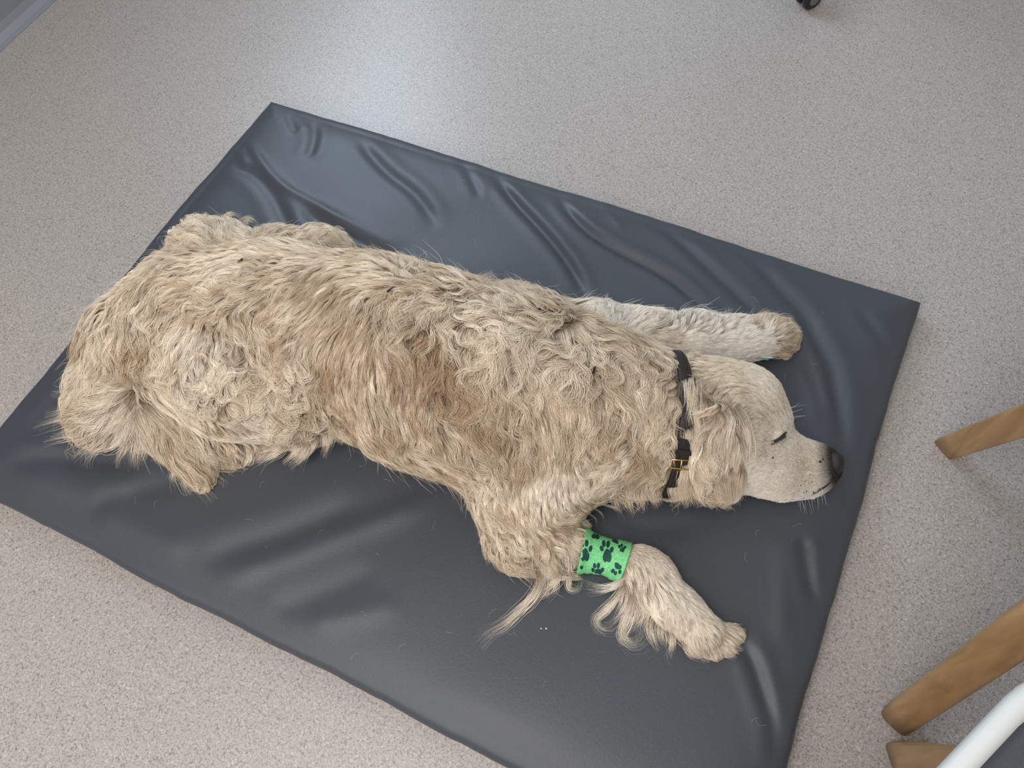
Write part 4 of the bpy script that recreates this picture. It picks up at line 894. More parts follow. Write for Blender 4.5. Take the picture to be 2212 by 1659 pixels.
# --- single locks and feathers that stand out
def ringlet(cx, cy, r, a0, turns=1.15, tone=.3, wh=.1, w_=3.2):
    px = [(cx + r * (1 - .45 * k / 9) * math.cos(a0 + turns * 2 * math.pi * k / 9), cy + .85 * r * (1 - .45 * k / 9) * math.sin(a0 + turns * 2 * math.pi * k / 9)) for k in range(10)]
    return (w_, 34, 6.5, tone, wh, px)
rl = np.random.default_rng(77)
TAIL = [
 (15, 170, 5, .30, .1, [(300, 840), (340, 890), (390, 940), (428, 1000)]), (14, 140, 5, .25, .1, [(290, 850), (318, 910), (350, 960), (388, 988)]),
 (9, 80, 3, .30, .1, [(330, 880), (375, 930), (410, 980), (425, 1030), (445, 1060), (465, 1082)]), (8, 60, 3, .25, .2, [(335, 890), (380, 950), (402, 1000), (386, 1030), (402, 1062)]),
 (8, 70, 3, .35, .0, [(340, 890), (395, 945), (430, 990), (452, 1012), (487, 1026)]), (7, 60, 3, .35, .0, [(345, 890), (400, 950), (440, 1000), (470, 1030), (494, 1048)]),
 (7, 60, 3, .2, .2, [(350, 900), (390, 960), (397, 1010), (376, 1022), (370, 1040)]), (8, 80, 4, .4, .0, [(360, 900), (420, 955), (452, 998), (480, 1016)]),
 (7, 60, 3, .15, .3, [(320, 900), (352, 950), (376, 972), (342, 990), (334, 1003)]), (6, 50, 3, .2, .2, [(395, 985), (385, 1010), (372, 1030), (385, 1050)]),
 (6, 50, 3, .25, .2, [(410, 990), (415, 1020), (400, 1045), (412, 1070)]),
]
BREECH = [
 (9, 50, 4, .25, .2, [(240, 860), (190, 890), (140, 905), (72, 924)]), (8, 45, 4, .25, .2, [(230, 850), (180, 878), (135, 890), (97, 900)]), (8, 40, 4, .25, .2, [(220, 880), (180, 912), (145, 930), (110, 942)]),
 (8, 40, 4, .25, .2, [(225, 900), (190, 930), (150, 945), (92, 955)]), (10, 60, 4, .2, .2, [(250, 900), (205, 945), (178, 978), (158, 998)]), (10, 60, 4, .2, .2, [(260, 920), (222, 960), (195, 990), (183, 1012)]),
 (10, 60, 4, .25, .1, [(290, 930), (262, 980), (250, 1012)]), (10, 60, 4, .25, .1, [(305, 930), (292, 985), (293, 1018)]), (9, 50, 4, .25, .1, [(320, 940), (312, 980), (302, 1004)]),
 (8, 45, 4, .2, .2, [(230, 832), (190, 840), (150, 846), (112, 850)]), (8, 45, 4, .2, .2, [(218, 792), (185, 790), (152, 786)]), (12, 110, 5, .15, .3, [(285, 825), (250, 850), (205, 870), (165, 880)]),
 (12, 110, 5, .15, .4, [(285, 835), (260, 880), (225, 925), (200, 950)]), (12, 110, 5, .12, .5, [(290, 840), (280, 890), (262, 940), (245, 975)]), (12, 100, 5, .2, .2, [(285, 820), (255, 815), (215, 810), (180, 822)]),
 (11, 100, 5, .35, .0, [(330, 700), (335, 740), (322, 780), (300, 810)]), (10, 90, 5, .4, .0, [(300, 690), (300, 730), (310, 770), (300, 800)]), (10, 90, 5, .3, .1, [(270, 700), (262, 740), (255, 780), (262, 805)]), (10, 90, 5, .3, .1, [(240, 720), (225, 760), (215, 795)]),
 (11, 100, 5, .2, .3, [(300, 820), (340, 815), (380, 830), (405, 850)]), (10, 80, 5, .15, .4, [(300, 815), (330, 800), (365, 795), (400, 790)]),
]
HINDF = [
 (7, 40, 4, .1, .4, [(430, 505), (398, 500), (378, 488)]), (7, 40, 4, .1, .4, [(405, 515), (378, 508), (367, 488)]), (7, 36, 4, .1, .4, [(395, 540), (365, 547), (348, 522)]), (8, 50, 5, .12, .3, [(460, 490), (432, 468), (412, 472)]),
 (8, 50, 5, .12, .3, [(470, 485), (495, 464), (522, 468)]), (8, 50, 5, .15, .3, [(510, 490), (538, 475), (560, 488)]), (7, 40, 4, .1, .3, [(395, 560), (365, 572), (350, 558)]), (9, 70, 4, .15, .2, [(440, 520), (415, 530), (390, 555), (372, 580)]),
 (7, 50, 4, .2, .2, [(660, 512), (690, 503), (722, 510), (748, 528)]), (4, 14, 5, .2, .2, [(672, 512), (662, 496), (660, 480)]), (7, 50, 4, .2, .2, [(690, 520), (728, 522), (752, 540)]), (7, 40, 4, .2, .2, [(680, 515), (705, 505), (735, 515)]),
]
THIGH = [
 (9, 70, 4, .25, .1, [(700, 915), (707, 950), (700, 990)]), (9, 70, 4, .2, .2, [(680, 925), (672, 965), (642, 1003)]), (9, 70, 4, .2, .2, [(650, 938), (640, 975), (612, 1003)]), (9, 60, 4, .2, .2, [(620, 945), (600, 975), (558, 1003)]),
 (8, 60, 4, .2, .2, [(590, 952), (570, 985), (530, 1008)]), (8, 60, 4, .35, .0, [(722, 905), (737, 938), (744, 962)]), (8, 60, 4, .2, .2, [(645, 938), (656, 975), (626, 1012)]), (9, 70, 4, .35, 0, [(700, 900), (720, 930), (715, 965)]),
 (11, 90, 5, .12, .5, [(520, 860), (545, 900), (580, 925), (600, 950)]), (11, 90, 5, .12, .5, [(560, 850), (590, 890), (610, 920), (600, 950)]),
] + [ringlet(x, y, rl.uniform(12, 18), rl.uniform(0, 6.28), rl.uniform(.8, 1.3), .3, .12) for x, y in
 ((590, 785), (612, 803), (640, 790), (662, 818), (628, 828), (600, 842), (640, 852), (672, 858), (694, 880), (652, 882), (620, 872), (578, 828), (560, 800), (700, 908), (722, 888), (690, 835),
  (440, 800), (420, 830), (462, 850), (482, 828), (502, 868), (432, 862), (470, 884), (522, 848), (400, 800), (540, 820), (446, 780), (380, 815))]
SHOULDER = [
 (9, 80, 6, .3, 0, [(1000, 622), (1030, 610), (1050, 596), (1070, 590)]), (8, 70, 6, .3, 0, [(1010, 628), (1040, 616), (1058, 602), (1058, 590)]), (9, 80, 5, .3, 0, [(870, 592), (882, 572), (902, 558)]), (9, 80, 5, .3, 0, [(892, 602), (906, 576), (926, 562)]),
 (9, 80, 5, .3, 0, [(920, 612), (940, 586), (962, 575)]), (9, 80, 5, .3, 0, [(940, 622), (966, 600), (990, 592)]), (10, 90, 6, .3, .1, [(1010, 690), (1000, 655), (1020, 630), (1060, 620), (1096, 632)]), (10, 90, 6, .3, .1, [(1020, 702), (1015, 665), (1035, 640), (1070, 630), (1102, 642)]),
 (10, 90, 6, .3, .1, [(1030, 716), (1030, 680), (1045, 655), (1078, 640)]), (10, 90, 6, .3, .1, [(1040, 732), (1045, 695), (1060, 670), (1088, 650)]), (10, 90, 6, .25, .1, [(1205, 684), (1180, 700), (1150, 720), (1130, 747)]), (10, 90, 6, .25, .1, [(1215, 696), (1190, 716), (1165, 745), (1148, 762)]),
 (10, 90, 6, .3, .1, [(1224, 708), (1240, 730), (1270, 755), (1310, 766)]), (10, 90, 6, .3, .1, [(1236, 698), (1255, 715), (1290, 730), (1332, 736)]), (10, 90, 6, .25, .1, [(1230, 690), (1265, 700), (1300, 712), (1342, 712)]), (10, 90, 6, .3, .1, [(1208, 712), (1214, 735), (1226, 765), (1262, 790)]),
 (9, 80, 6, .3, .1, [(1300, 760), (1330, 780), (1360, 800), (1372, 832)]), (9, 80, 6, .3, .1, [(1290, 790), (1320, 815), (1348, 828), (1376, 828)]), (9, 80, 6, .35, 0, [(1292, 812), (1315, 840), (1352, 852)]), (10, 80, 6, .25, .1, [(1110, 690), (1090, 710), (1080, 740), (1095, 765)]),
 (10, 80, 6, .25, .1, [(1140, 680), (1120, 700), (1108, 730), (1120, 760)]), (10, 80, 6, .3, .1, [(960, 650), (930, 655), (905, 670), (890, 690)]), (10, 80, 6, .3, .1, [(990, 660), (960, 672), (935, 690), (920, 715)]), (10, 80, 6, .3, .1, [(1000, 690), (975, 705), (955, 725), (950, 750)]),
 (8, 70, 6, .25, .3, [(1360, 950), (1335, 965), (1320, 990), (1330, 1020)]), (8, 70, 6, .25, .3, [(1370, 965), (1345, 985), (1332, 1010), (1345, 1035)]), (8, 70, 5, .3, .1, [(1080, 800), (1120, 790), (1160, 785), (1200, 770)]),
 (9, 70, 5, .4, 0, [(1110, 820), (1090, 850), (1085, 890), (1100, 920)]), (9, 70, 5, .45, 0, [(1060, 850), (1050, 890), (1065, 930), (1085, 950)]), (9, 70, 5, .4, 0, [(1000, 890), (1020, 930), (1050, 960), (1070, 990)]), (9, 70, 5, .4, 0, [(960, 900), (985, 940), (1010, 975), (1040, 1000)]),
 (9, 70, 5, .35, 0, [(870, 950), (900, 955), (940, 970), (970, 990)]), (9, 70, 5, .35, 0, [(880, 980), (915, 990), (950, 1005), (980, 1025)]), (9, 60, 4, .35, 0, [(830, 945), (846, 972), (852, 988)]), (9, 60, 4, .35, 0, [(860, 965), (880, 998), (888, 1014)]), (9, 60, 4, .35, 0, [(900, 992), (930, 1025), (948, 1042)]),
 (9, 60, 4, .35, 0, [(950, 1012), (975, 1038), (988, 1052)]), (7, 50, 4, .35, 0, [(745, 915), (742, 942), (730, 958)]), (7, 40, 4, .35, 0, [(762, 920), (772, 934), (792, 940)]), (8, 50, 4, .35, 0, [(800, 925), (811, 944), (814, 958)]),
] + [ringlet(x, y, rl.uniform(12, 17), rl.uniform(0, 6.28), rl.uniform(.8, 1.2), .15, .35) for x, y in ((1035, 1022), (1052, 1045), (1020, 1050), (1042, 1070), (1010, 1036), (1062, 1022))]
NECKF = [
 (9, 70, 4, .4, 0, [(1380, 1040), (1385, 1075), (1390, 1108)]), (8, 70, 4, .4, 0, [(1400, 1040), (1410, 1072), (1420, 1098)]), (9, 70, 4, .4, 0, [(1350, 1055), (1360, 1088), (1370, 1112)]), (8, 60, 4, .4, 0, [(1335, 1058), (1335, 1088), (1346, 1104)]), (8, 60, 4, .35, 0, [(1408, 1045), (1420, 1075), (1428, 1092)]),
 (2, 10, 3, .1, .4, [(1285, 1085), (1310, 1092), (1335, 1102), (1346, 1128)]), (2, 8, 3, .1, .4, [(1262, 1105), (1286, 1118), (1292, 1142)]), (2, 8, 3, .1, .4, [(1280, 1095), (1300, 1110), (1305, 1130)]),
 (9, 80, 5, .3, .1, [(1482, 790), (1480, 840), (1492, 880), (1486, 920)]), (9, 80, 5, .35, 0, [(1480, 820), (1490, 870), (1482, 910), (1492, 950)]), (9, 80, 5, .3, .1, [(1480, 900), (1488, 940), (1480, 980), (1490, 1020)]), (8, 70, 5, .35, 0, [(1480, 970), (1474, 1010), (1472, 1050), (1480, 1092)]),
 (8, 70, 5, .4, 0, [(1490, 1010), (1488, 1050), (1495, 1095)]), (9, 80, 4, .4, 0, [(1462, 1030), (1458, 1060), (1464, 1094)]), (9, 80, 4, .4, 0, [(1478, 1030), (1476, 1060), (1484, 1098)]), (9, 80, 4, .4, 0, [(1508, 1040), (1506, 1068), (1514, 1096)]),
 (9, 90, 5, .4, 0, [(1408, 800), (1412, 850), (1404, 900), (1412, 940)]), (9, 90, 5, .45, 0, [(1400, 900), (1406, 950), (1396, 1000), (1408, 1040)]), (9, 90, 5, .4, 0, [(1385, 820), (1388, 870), (1378, 920), (1388, 960)]),
]
EAR = [
 (8, 80, 4, .3, .1, [(1535, 880), (1545, 920), (1540, 960), (1556, 1002)]), (7, 80, 4, .2, .3, [(1560, 872), (1590, 902), (1606, 945), (1600, 1000), (1597, 1040)]), (6, 70, 3, .2, .3, [(1572, 868), (1600, 900), (1610, 940), (1604, 985)]), (8, 80, 4, .3, .1, [(1500, 920), (1496, 970), (1484, 1010), (1500, 1055)]),
 (8, 80, 4, .35, 0, [(1515, 930), (1520, 980), (1506, 1020), (1516, 1065)]), (8, 70, 4, .35, .1, [(1530, 950), (1536, 1000), (1524, 1040), (1540, 1080)]), (8, 70, 3, .45, 0, [(1555, 990), (1548, 1030), (1556, 1070), (1566, 1098)]), (7, 70, 3, .45, 0, [(1575, 1000), (1570, 1040), (1572, 1075), (1568, 1098)]),
 (7, 60, 3, .4, 0, [(1590, 1000), (1588, 1040), (1580, 1080)]), (8, 90, 2, .5, 0, [(1590, 1005), (1594, 1048), (1587, 1092)]), (7, 80, 2, .45, 0, [(1598, 1010), (1602, 1050), (1598, 1082)]), (8, 90, 2, .5, 0, [(1568, 1030), (1574, 1066), (1572, 1102)]), (8, 60, 4, .4, 0, [(1510, 1040), (1515, 1070), (1530, 1088)]), (8, 70, 4, .3, .1, [(1520, 860), (1505, 890), (1510, 930), (1500, 960)]), (8, 70, 4, .25, .2, [(1545, 870), (1565, 910), (1560, 950), (1572, 990)]),
]
FORE = [
 (8, 70, 3, .2, .4, [(1150, 1212), (1166, 1250), (1160, 1276), (1140, 1302), (1110, 1331), (1085, 1351), (1060, 1365), (1045, 1378), (1031, 1394)]), (5, 40, 3, .2, .4, [(1160, 1240), (1180, 1262), (1178, 1280), (1160, 1284), (1150, 1270)]),
 (6, 50, 3, .25, .3, [(1190, 1215), (1205, 1245), (1186, 1266), (1150, 1286)]), (4, 34, 3, .2, .3, [(1238, 1222), (1228, 1252), (1232, 1272), (1250, 1270), (1258, 1245)]), (6, 50, 3, .25, .2, [(1215, 1215), (1202, 1248), (1195, 1275), (1174, 1292)]), (7, 60, 3, .3, .1, [(1105, 1200), (1130, 1238), (1152, 1256)]),
 (7, 60, 3, .35, .1, [(1085, 1185), (1108, 1222), (1132, 1246)]), (7, 60, 3, .3, .2, [(1170, 1205), (1180, 1240), (1170, 1262)]), (6, 50, 3, .2, .3, [(1215, 1150), (1240, 1165), (1258, 1185)]), (6, 50, 3, .2, .3, [(1210, 1180), (1238, 1198), (1258, 1215)]), (5, 40, 3, .2, .3, [(1200, 1140), (1230, 1142), (1262, 1152)]),
 (5, 36, 3, .1, .6, [(1365, 1238), (1330, 1262), (1295, 1268), (1260, 1264)]), (4, 30, 3, .1, .6, [(1360, 1242), (1325, 1270), (1290, 1277), (1264, 1270)]), (5, 36, 3, .15, .4, [(1355, 1250), (1330, 1298), (1305, 1325), (1288, 1340), (1298, 1360), (1325, 1363), (1347, 1345)]), (5, 36, 3, .15, .4, [(1360, 1250), (1335, 1290), (1302, 1320), (1284, 1336), (1287, 1354), (1312, 1370)]),
 (7, 56, 3, .15, .4, [(1365, 1255), (1350, 1308), (1330, 1340), (1308, 1352)]), (5, 40, 3, .15, .4, [(1370, 1260), (1360, 1310), (1345, 1350), (1340, 1376), (1360, 1390), (1386, 1382), (1392, 1360)]), (5, 40, 3, .2, .3, [(1376, 1262), (1372, 1310), (1360, 1350), (1350, 1376), (1370, 1394), (1391, 1372)]), (7, 56, 3, .2, .3, [(1380, 1265), (1385, 1318), (1372, 1350), (1350, 1366)]),
 (7, 56, 3, .2, .3, [(1390, 1268), (1400, 1318), (1390, 1358), (1396, 1382)]), (7, 50, 3, .2, .3, [(1412, 1325), (1405, 1358), (1414, 1392), (1424, 1406)]), (7, 50, 3, .2, .3, [(1430, 1338), (1430, 1374), (1440, 1398)]), (7, 50, 3, .2, .3, [(1445, 1352), (1450, 1388), (1445, 1422)]), (6, 46, 3, .2, .3, [(1495, 1392), (1515, 1412), (1530, 1432)]),
 (6, 46, 3, .2, .3, [(1475, 1375), (1500, 1402), (1522, 1420)]), (6, 46, 3, .2, .2, [(1548, 1392), (1572, 1412), (1592, 1418)]), (6, 46, 3, .25, .1, [(1572, 1380), (1596, 1400), (1606, 1402)]), (6, 46, 3, .2, .2, [(1460, 1365), (1478, 1390), (1490, 1402)]),
 (7, 40, 4, .1, .6, [(1440, 702), (1450, 686), (1472, 680)]), (6, 40, 4, .1, .6, [(1470, 708), (1484, 682), (1487, 660)]), (6, 34, 4, .1, .6, [(1492, 708), (1496, 684), (1490, 668)]), (6, 34, 4, .1, .6, [(1502, 708), (1516, 682), (1523, 674)]), (6, 34, 4, .2, .4, [(1540, 712), (1558, 692), (1575, 668)]), (6, 34, 4, .2, .4, [(1560, 708), (1575, 686), (1578, 664)]),
 (9, 80, 5, .2, .2, [(1630, 712), (1652, 692), (1666, 674)]), (9, 80, 5, .2, .2, [(1648, 712), (1667, 690), (1674, 672)]), (8, 70, 5, .2, .2, [(1660, 712), (1680, 694), (1692, 682)]), (8, 80, 4, .35, .1, [(1660, 712), (1690, 700), (1718, 702)]), (8, 80, 4, .35, .1, [(1668, 722), (1702, 713), (1727, 716)]), (8, 80, 4, .4, .1, [(1672, 736), (1706, 731), (1728, 738)]), (7, 70, 4, .5, 0, [(1676, 748), (1706, 750), (1722, 760)]), (7, 40, 4, .1, .6, [(1400, 694), (1430, 675), (1462, 668)]), (8, 60, 4, .1, .5, [(1290, 690), (1330, 680), (1370, 684)]),
]
rh = np.random.default_rng(31)
for nm, df in (('tail_feather', TAIL), ('thigh_breeches', BREECH), ('hind_foot_tuft', HINDF), ('thigh_curls', THIGH), ('shoulder_locks', SHOULDER), ('neck_ruff', NECKF), ('ear_hair', EAR), ('foreleg_feather', FORE)):
    locks_object(nm, df, rh)

# ------------------------------------------------------------------ face
M_NOSE = plain('nose_leather', (0.022, 0.017, 0.016), 0.38, bump=.5, bscale=900)
M_DARKLINE = plain('dark_eyelid_skin', (0.02, 0.014, 0.012), 0.5)
def surf_path(px, off, k=24):
    P = []
    for x, y in px:
        h = BODY.hit(x, y); P.append(h + BODY.normal(h[None])[0] * off)
    return catmull(P, k)
# nose: leather pad with wings and two nostrils
nz_f = BODY.hit(1795, 1002) - at(1690, 985, MAT_T + .045); nz_f[2] *= .3; nz_f /= np.linalg.norm(nz_f)
nz_u = img_dir(.35, -1); nz_u = nz_u - nz_f * (nz_u @ nz_f); nz_u /= np.linalg.norm(nz_u); nz_s = np.cross(nz_f, nz_u)
V = []; Fc = []; nu, nv = 28, 18
for i in range(nv + 1):
    for j in range(nu):
        th = math.pi * i / nv; ph = 2 * math.pi * j / nu
        f, u, s_ = math.cos(th), math.sin(th) * math.cos(ph), math.sin(th) * math.sin(ph)
        wid = 1.0 + .22 * max(0, u) - .30 * max(0, -u)
        dent = 1 - .16 * math.exp(-((abs(s_) - .45) / .16) ** 2 - ((u + .10) / .22) ** 2) * (f > 0) - .05 * math.exp(-(s_ / .06) ** 2) * (f > 0)
        V.append(NOSE_C + (nz_f * f * .0145 + nz_u * u * .0185 + nz_s * s_ * .0165 * wid) * dent)
for i in range(nv):
    for j in range(nu): Fc.append((i * nu + j, i * nu + (j + 1) % nu, (i + 1) * nu + (j + 1) % nu, (i + 1) * nu + j))
nose = keep(mesh('nose', V, Fc, M_NOSE), dog); nose['label'] = 'black leathery nose'
for sg in (-1, 1):
    c = NOSE_C + nz_f * .0112 - nz_u * .0018 + nz_s * sg * .0078
    pts = [c + nz_s * sg * .0026 * math.cos(a) + nz_u * .0022 * math.sin(a) + nz_f * .0008 for a in np.linspace(-2.2, 2.2, 9)]
    o = mesh('nostril', *tube(np.array(pts), [.0007, .0011, .0014, .0015, .0015, .0014, .0012, .0009, .0006], 8, up=tuple(nz_f)), M_BLACK); o.parent = nose; o.matrix_parent_inverse = Matrix.Translation(Vector(dog.location)).inverted()
# closed eye: dark lid line with lashes
eyeline = surf_path([(1664, 955), (1672, 953), (1682, 948), (1691, 941), (1697, 934)], .0012)
eye = keep(mesh('closed_eyelid', *tube(eyeline, np.interp(np.linspace(0, 1, 24), [0, .2, .6, 1], [.0006, .0015, .0017, .0011]), 10), M_DARKLINE), dog); eye['label'] = 'dark rim of the closed eye'
PT = []; rr = np.random.default_rng(8)
for _ in range(330):
    q = rr.uniform(.02, .98); i = int(q * 23); p = eyeline[i] + rr.normal(0, .0006, 3); up_ = rr.random() < .35; d = img_dir((-.9 if up_ else -.35) + rr.normal(0, .3), -.8 if up_ else 1) * .6 + EYE[1] * .3; L = rr.uniform(.003, .005) if up_ else rr.uniform(.004, .0095); s_ = np.linspace(0, 1, 6)[:, None]
    PT.append(p + d * L * s_ + EYE[1] * .0008 * s_ * (1 - s_))
hair_object('eyelash', np.array(PT), np.full((330, 6), .00022) * np.linspace(1, .25, 6), np.full((330, 3), .02), M_HAIR, dog)['kind'] = 'stuff'
# lip line and dark mouth corner, with the shadow under the muzzle painted in
lip = surf_path([(1698, 1078), (1722, 1077), (1745, 1070), (1768, 1058), (1786, 1045), (1798, 1032)], .0006)
keep(mesh('lip_line', *tube(lip, np.interp(np.linspace(0, 1, 24), [0, .2, .7, 1], [.0004, .0013, .0022, .0026]), 10), M_DARKLINE), dog)['label'] = 'dark lip edge with painted shadow under the muzzle'
for x, y, r_ in ((1667, 988, .0016), (1770, 998, .0021), (1776, 993, .0015), (1728, 1047, .0011), (1737, 1038, .0011), (1745, 1043, .0009), (1752, 1040, .0009), (1713, 1049, .0009), (1741, 1060, .0011), (1735, 1062, .0009), (1752, 1052, .0008), (1723, 1058, .0008)):
    h = BODY.hit(x, y); n = BODY.normal(h[None])[0]; a = np.cross(n, (0, 0, 1)); a /= np.linalg.norm(a); b = np.cross(n, a); h = h + n * .0022
    V = [h + n * .0004] + [h + (a * math.cos(t) + b * math.sin(t)) * r_ for t in np.linspace(0, 2 * math.pi, 9)[:-1]]
    keep(mesh('whisker_spot', V, [(0, i + 1, (i + 1) % 8 + 1) for i in range(8)], M_DARKLINE), dog)
PT = []
for _ in range(26):
    x, y = rr.uniform(1712, 1780), rr.uniform(1040, 1066); h = BODY.hit(x, y); n = BODY.normal(h[None])[0]; d = img_dir(.15 + rr.normal(0, .4), 1) * .7 + n * .5; L = rr.uniform(.012, .028); s_ = np.linspace(0, 1, 8)[:, None]
    p = h + d * L * s_ + np.array([0, 0, -1]) * L * .4 * s_ ** 2; p[:, 2] = np.maximum(p[:, 2], MAT_T + .002); PT.append(p)
for x, y in ((1690, 885), (1700, 895), (1705, 905), (1698, 900), (1694, 890)):
    h = BODY.hit(x, y); n = BODY.normal(h[None])[0]; d = img_dir(.9 + rr.normal(0, .2), -.3 + rr.normal(0, .25)) * .8 + n * .5; s_ = np.linspace(0, 1, 8)[:, None]; PT.append(h + d * rr.uniform(.015, .03) * s_)
hair_object('whisker', np.array(PT), np.full((len(PT), 8), .00016) * np.linspace(1, .3, 8), np.full((len(PT), 3), .75), M_HAIR, dog)['kind'] = 'stuff'

# ------------------------------------------------------------------ collar
M_LEATHER = plain('dark_brown_leather', (0.014, 0.009, 0.007), 0.5, bump=.4, bscale=260)
M_THREAD = plain('brown_thread', (0.10, 0.06, 0.035), 0.8)
def ring_points(c, ax, off, n, up_hint):
    """closed loop round the body at the plane (c, ax), off above the skin"""
    ax = ax / np.linalg.norm(ax); a = up_hint - ax * (up_hint @ ax); a /= np.linalg.norm(a); b = np.cross(ax, a); P = []; O = []
    for k in range(n):
        th = 2 * math.pi * k / n; d = a * math.cos(th) + b * math.sin(th); lo_, hi_ = .02, .16
        rr_ = np.linspace(lo_, hi_, 160); v_ = BODY.at(c[None] + rr_[:, None] * d[None]); i = np.argmax(v_ > off); r_ = rr_[i]
        P.append(r_); O.append(d)
    P = np.array(P); 
    for _ in range(6): P = (np.roll(P, 1) + P * 2 + np.roll(P, -1)) / 4
    return c + P[:, None] * np.array(O), np.array(O)
def build_collar():
    n = 120; ax = COLLAR_AX; up = np.array([0, 0, 1.0])
    ring, O = ring_points(COLLAR_C, ax, .0052, n, up); ring[:, 2] = np.maximum(ring[:, 2], MAT_T + .004)
    root = empty('dog_collar', tuple(COLLAR_C)); tag(root, 'dark brown stitched leather collar with brass buckle around the dog neck', 'collar')
    hw = .0092; prof = [(-hw, 0), (-hw, .0022), (-hw * .85, .0031), (0, .0034), (hw * .85, .0031), (hw, .0022), (hw, 0)]
    V = []; Fc = []; m = len(prof)
    for k in range(n):
        for w_, t_ in prof: V.append(ring[k] + ax * w_ + O[k] * t_)
    for k in range(n):
        for j in range(m): Fc.append((k * m + j, k * m + (j + 1) % m, ((k + 1) % n) * m + (j + 1) % m, ((k + 1) % n) * m + j))
    keep(mesh('strap', V, Fc, M_LEATHER), root)
    for s_ in (-1, 1):
        V = []; Fc = []
        for k in range(0, n):
            a0 = ring[k] + (ring[(k + 1) % n] - ring[k]) * .15 + ax * s_ * hw * .72 + O[k] * .0033; a1 = ring[k] + (ring[(k + 1) % n] - ring[k]) * .85 + ax * s_ * hw * .72 + O[k] * .0033
            tv, tf = tube(np.array([a0, a1]), [.00042, .00042], 5); b0 = len(V); V += list(tv); Fc += [tuple(i + b0 for i in q) for q in tf]
        keep(mesh('stitching', V, Fc, M_THREAD), root)['kind'] = 'stuff'
    # buckle where the photograph shows it
    tgt = np.array([1437.0, 990.0])
    def proj(P): q = (P - CAM) @ ROT; return np.stack([1106 + FPX * q[:, 0] / -q[:, 2], 829.5 - FPX * q[:, 1] / -q[:, 2]], -1)
    vis = (O * (CAM - ring)).sum(1) > 0
    k = np.argmin(np.linalg.norm(proj(ring) - tgt, axis=1) + (~vis) * 1e4); c = ring[k]; o = O[k]; t = ring[(k + 1) % n] - ring[k - 1]; t /= np.linalg.norm(t); 
    if t @ img_dir(0, 1) < 0: t = -t
    F_ = lambda a, b, h: c + ax * a + t * b + o * h
    pts = [F_(-.0135, -.007, .0045), F_(.0125, -.007, .0045), F_(.0135, -.006, .0045), F_(.0135, .006, .0045), F_(.0125, .007, .0045), F_(-.0125, .007, .0045), F_(-.0135, .006, .0045), F_(-.0135, -.006, .0045)]
    loop = pts[1:] + [pts[1]]
    keep(mesh('buckle_frame', *tube(np.array(loop), [.0013] * len(loop), 8, up=tuple(o)), M_BRASS), root)
    keep(mesh('buckle_prong', *tube(np.array([F_(0, -.008, .0052), F_(0, 0, .0060), F_(0, .0085, .0058)]), [.0012, .0012, .0009], 8, up=tuple(o)), M_BRASS), root)
    # strap tongue through the buckle and the keeper loop
    def band(b0, b1, hw_, h0, name):
        V = []; Fc = []; nn_ = 14
        for i in range(nn_):
            b = b0 + (b1 - b0) * i / (nn_ - 1); kk = (k + (1 if (ring[(k + 1) % n] - ring[k]) @ t > 0 else -1) * b / np.linalg.norm(ring[1] - ring[0])); k0 = int(math.floor(kk)); f = kk - k0
            P = ring[k0 % n] * (1 - f) + ring[(k0 + 1) % n] * f; Oo = O[k0 % n] * (1 - f) + O[(k0 + 1) % n] * f
            for w_, t_ in ((-hw_, h0), (-hw_, h0 + .0022), (hw_, h0 + .0022), (hw_, h0)): V.append(P + ax * w_ + Oo * t_)
        for i in range(nn_ - 1):
            for j in range(4): Fc.append((i * 4 + j, i * 4 + (j + 1) % 4, i * 4 + 4 + (j + 1) % 4, i * 4 + 4 + j))
        Fc += [(0, 1, 2, 3)[::-1], tuple((nn_ - 1) * 4 + j for j in range(4))]
        keep(mesh(name, V, Fc, M_LEATHER, smooth=False), root)
    band(-.035, .0, .0082, .0034, 'strap_tongue'); band(-.021, -.014, .0105, .0050, 'keeper_loop')
build_collar()

# ------------------------------------------------------------------ bandage with paw prints
def bandage_material():
    m, N, L, b = new_mat('green_cohesive_bandage'); tc = N.new('ShaderNodeTexCoord')
    b.inputs['Base Color'].default_value = (0.16, 0.66, 0.24, 1); b.inputs['Roughness'].default_value = .75
    nz = N.new('ShaderNodeTexNoise'); nz.inputs['Scale'].default_value = 420; nz.inputs['Detail'].default_value = 2; L.new(tc.outputs['Object'], nz.inputs['Vector'])
    rp = N.new('ShaderNodeValToRGB'); rp.color_ramp.elements[0].color = (0.15, 0.60, 0.23, 1); rp.color_ramp.elements[1].color = (0.30, 0.84, 0.38, 1); rp.color_ramp.elements[0].position = .35; rp.color_ramp.elements[1].position = .65
    L.new(nz.outputs['Fac'], rp.inputs[0]); L.new(rp.outputs[0], b.inputs['Base Color'])
    bp = N.new('ShaderNodeBump'); bp.inputs['Strength'].default_value = .8; bp.inputs['Distance'].default_value = .0012; L.new(nz.outputs['Fac'], bp.inputs['Height']); L.new(bp.outputs[0], b.inputs['Normal'])
    return m
M_BAND = bandage_material(); M_PRINT = plain('dark_green_print', (0.010, 0.085, 0.075), 0.7, var=.5, bscale=500)
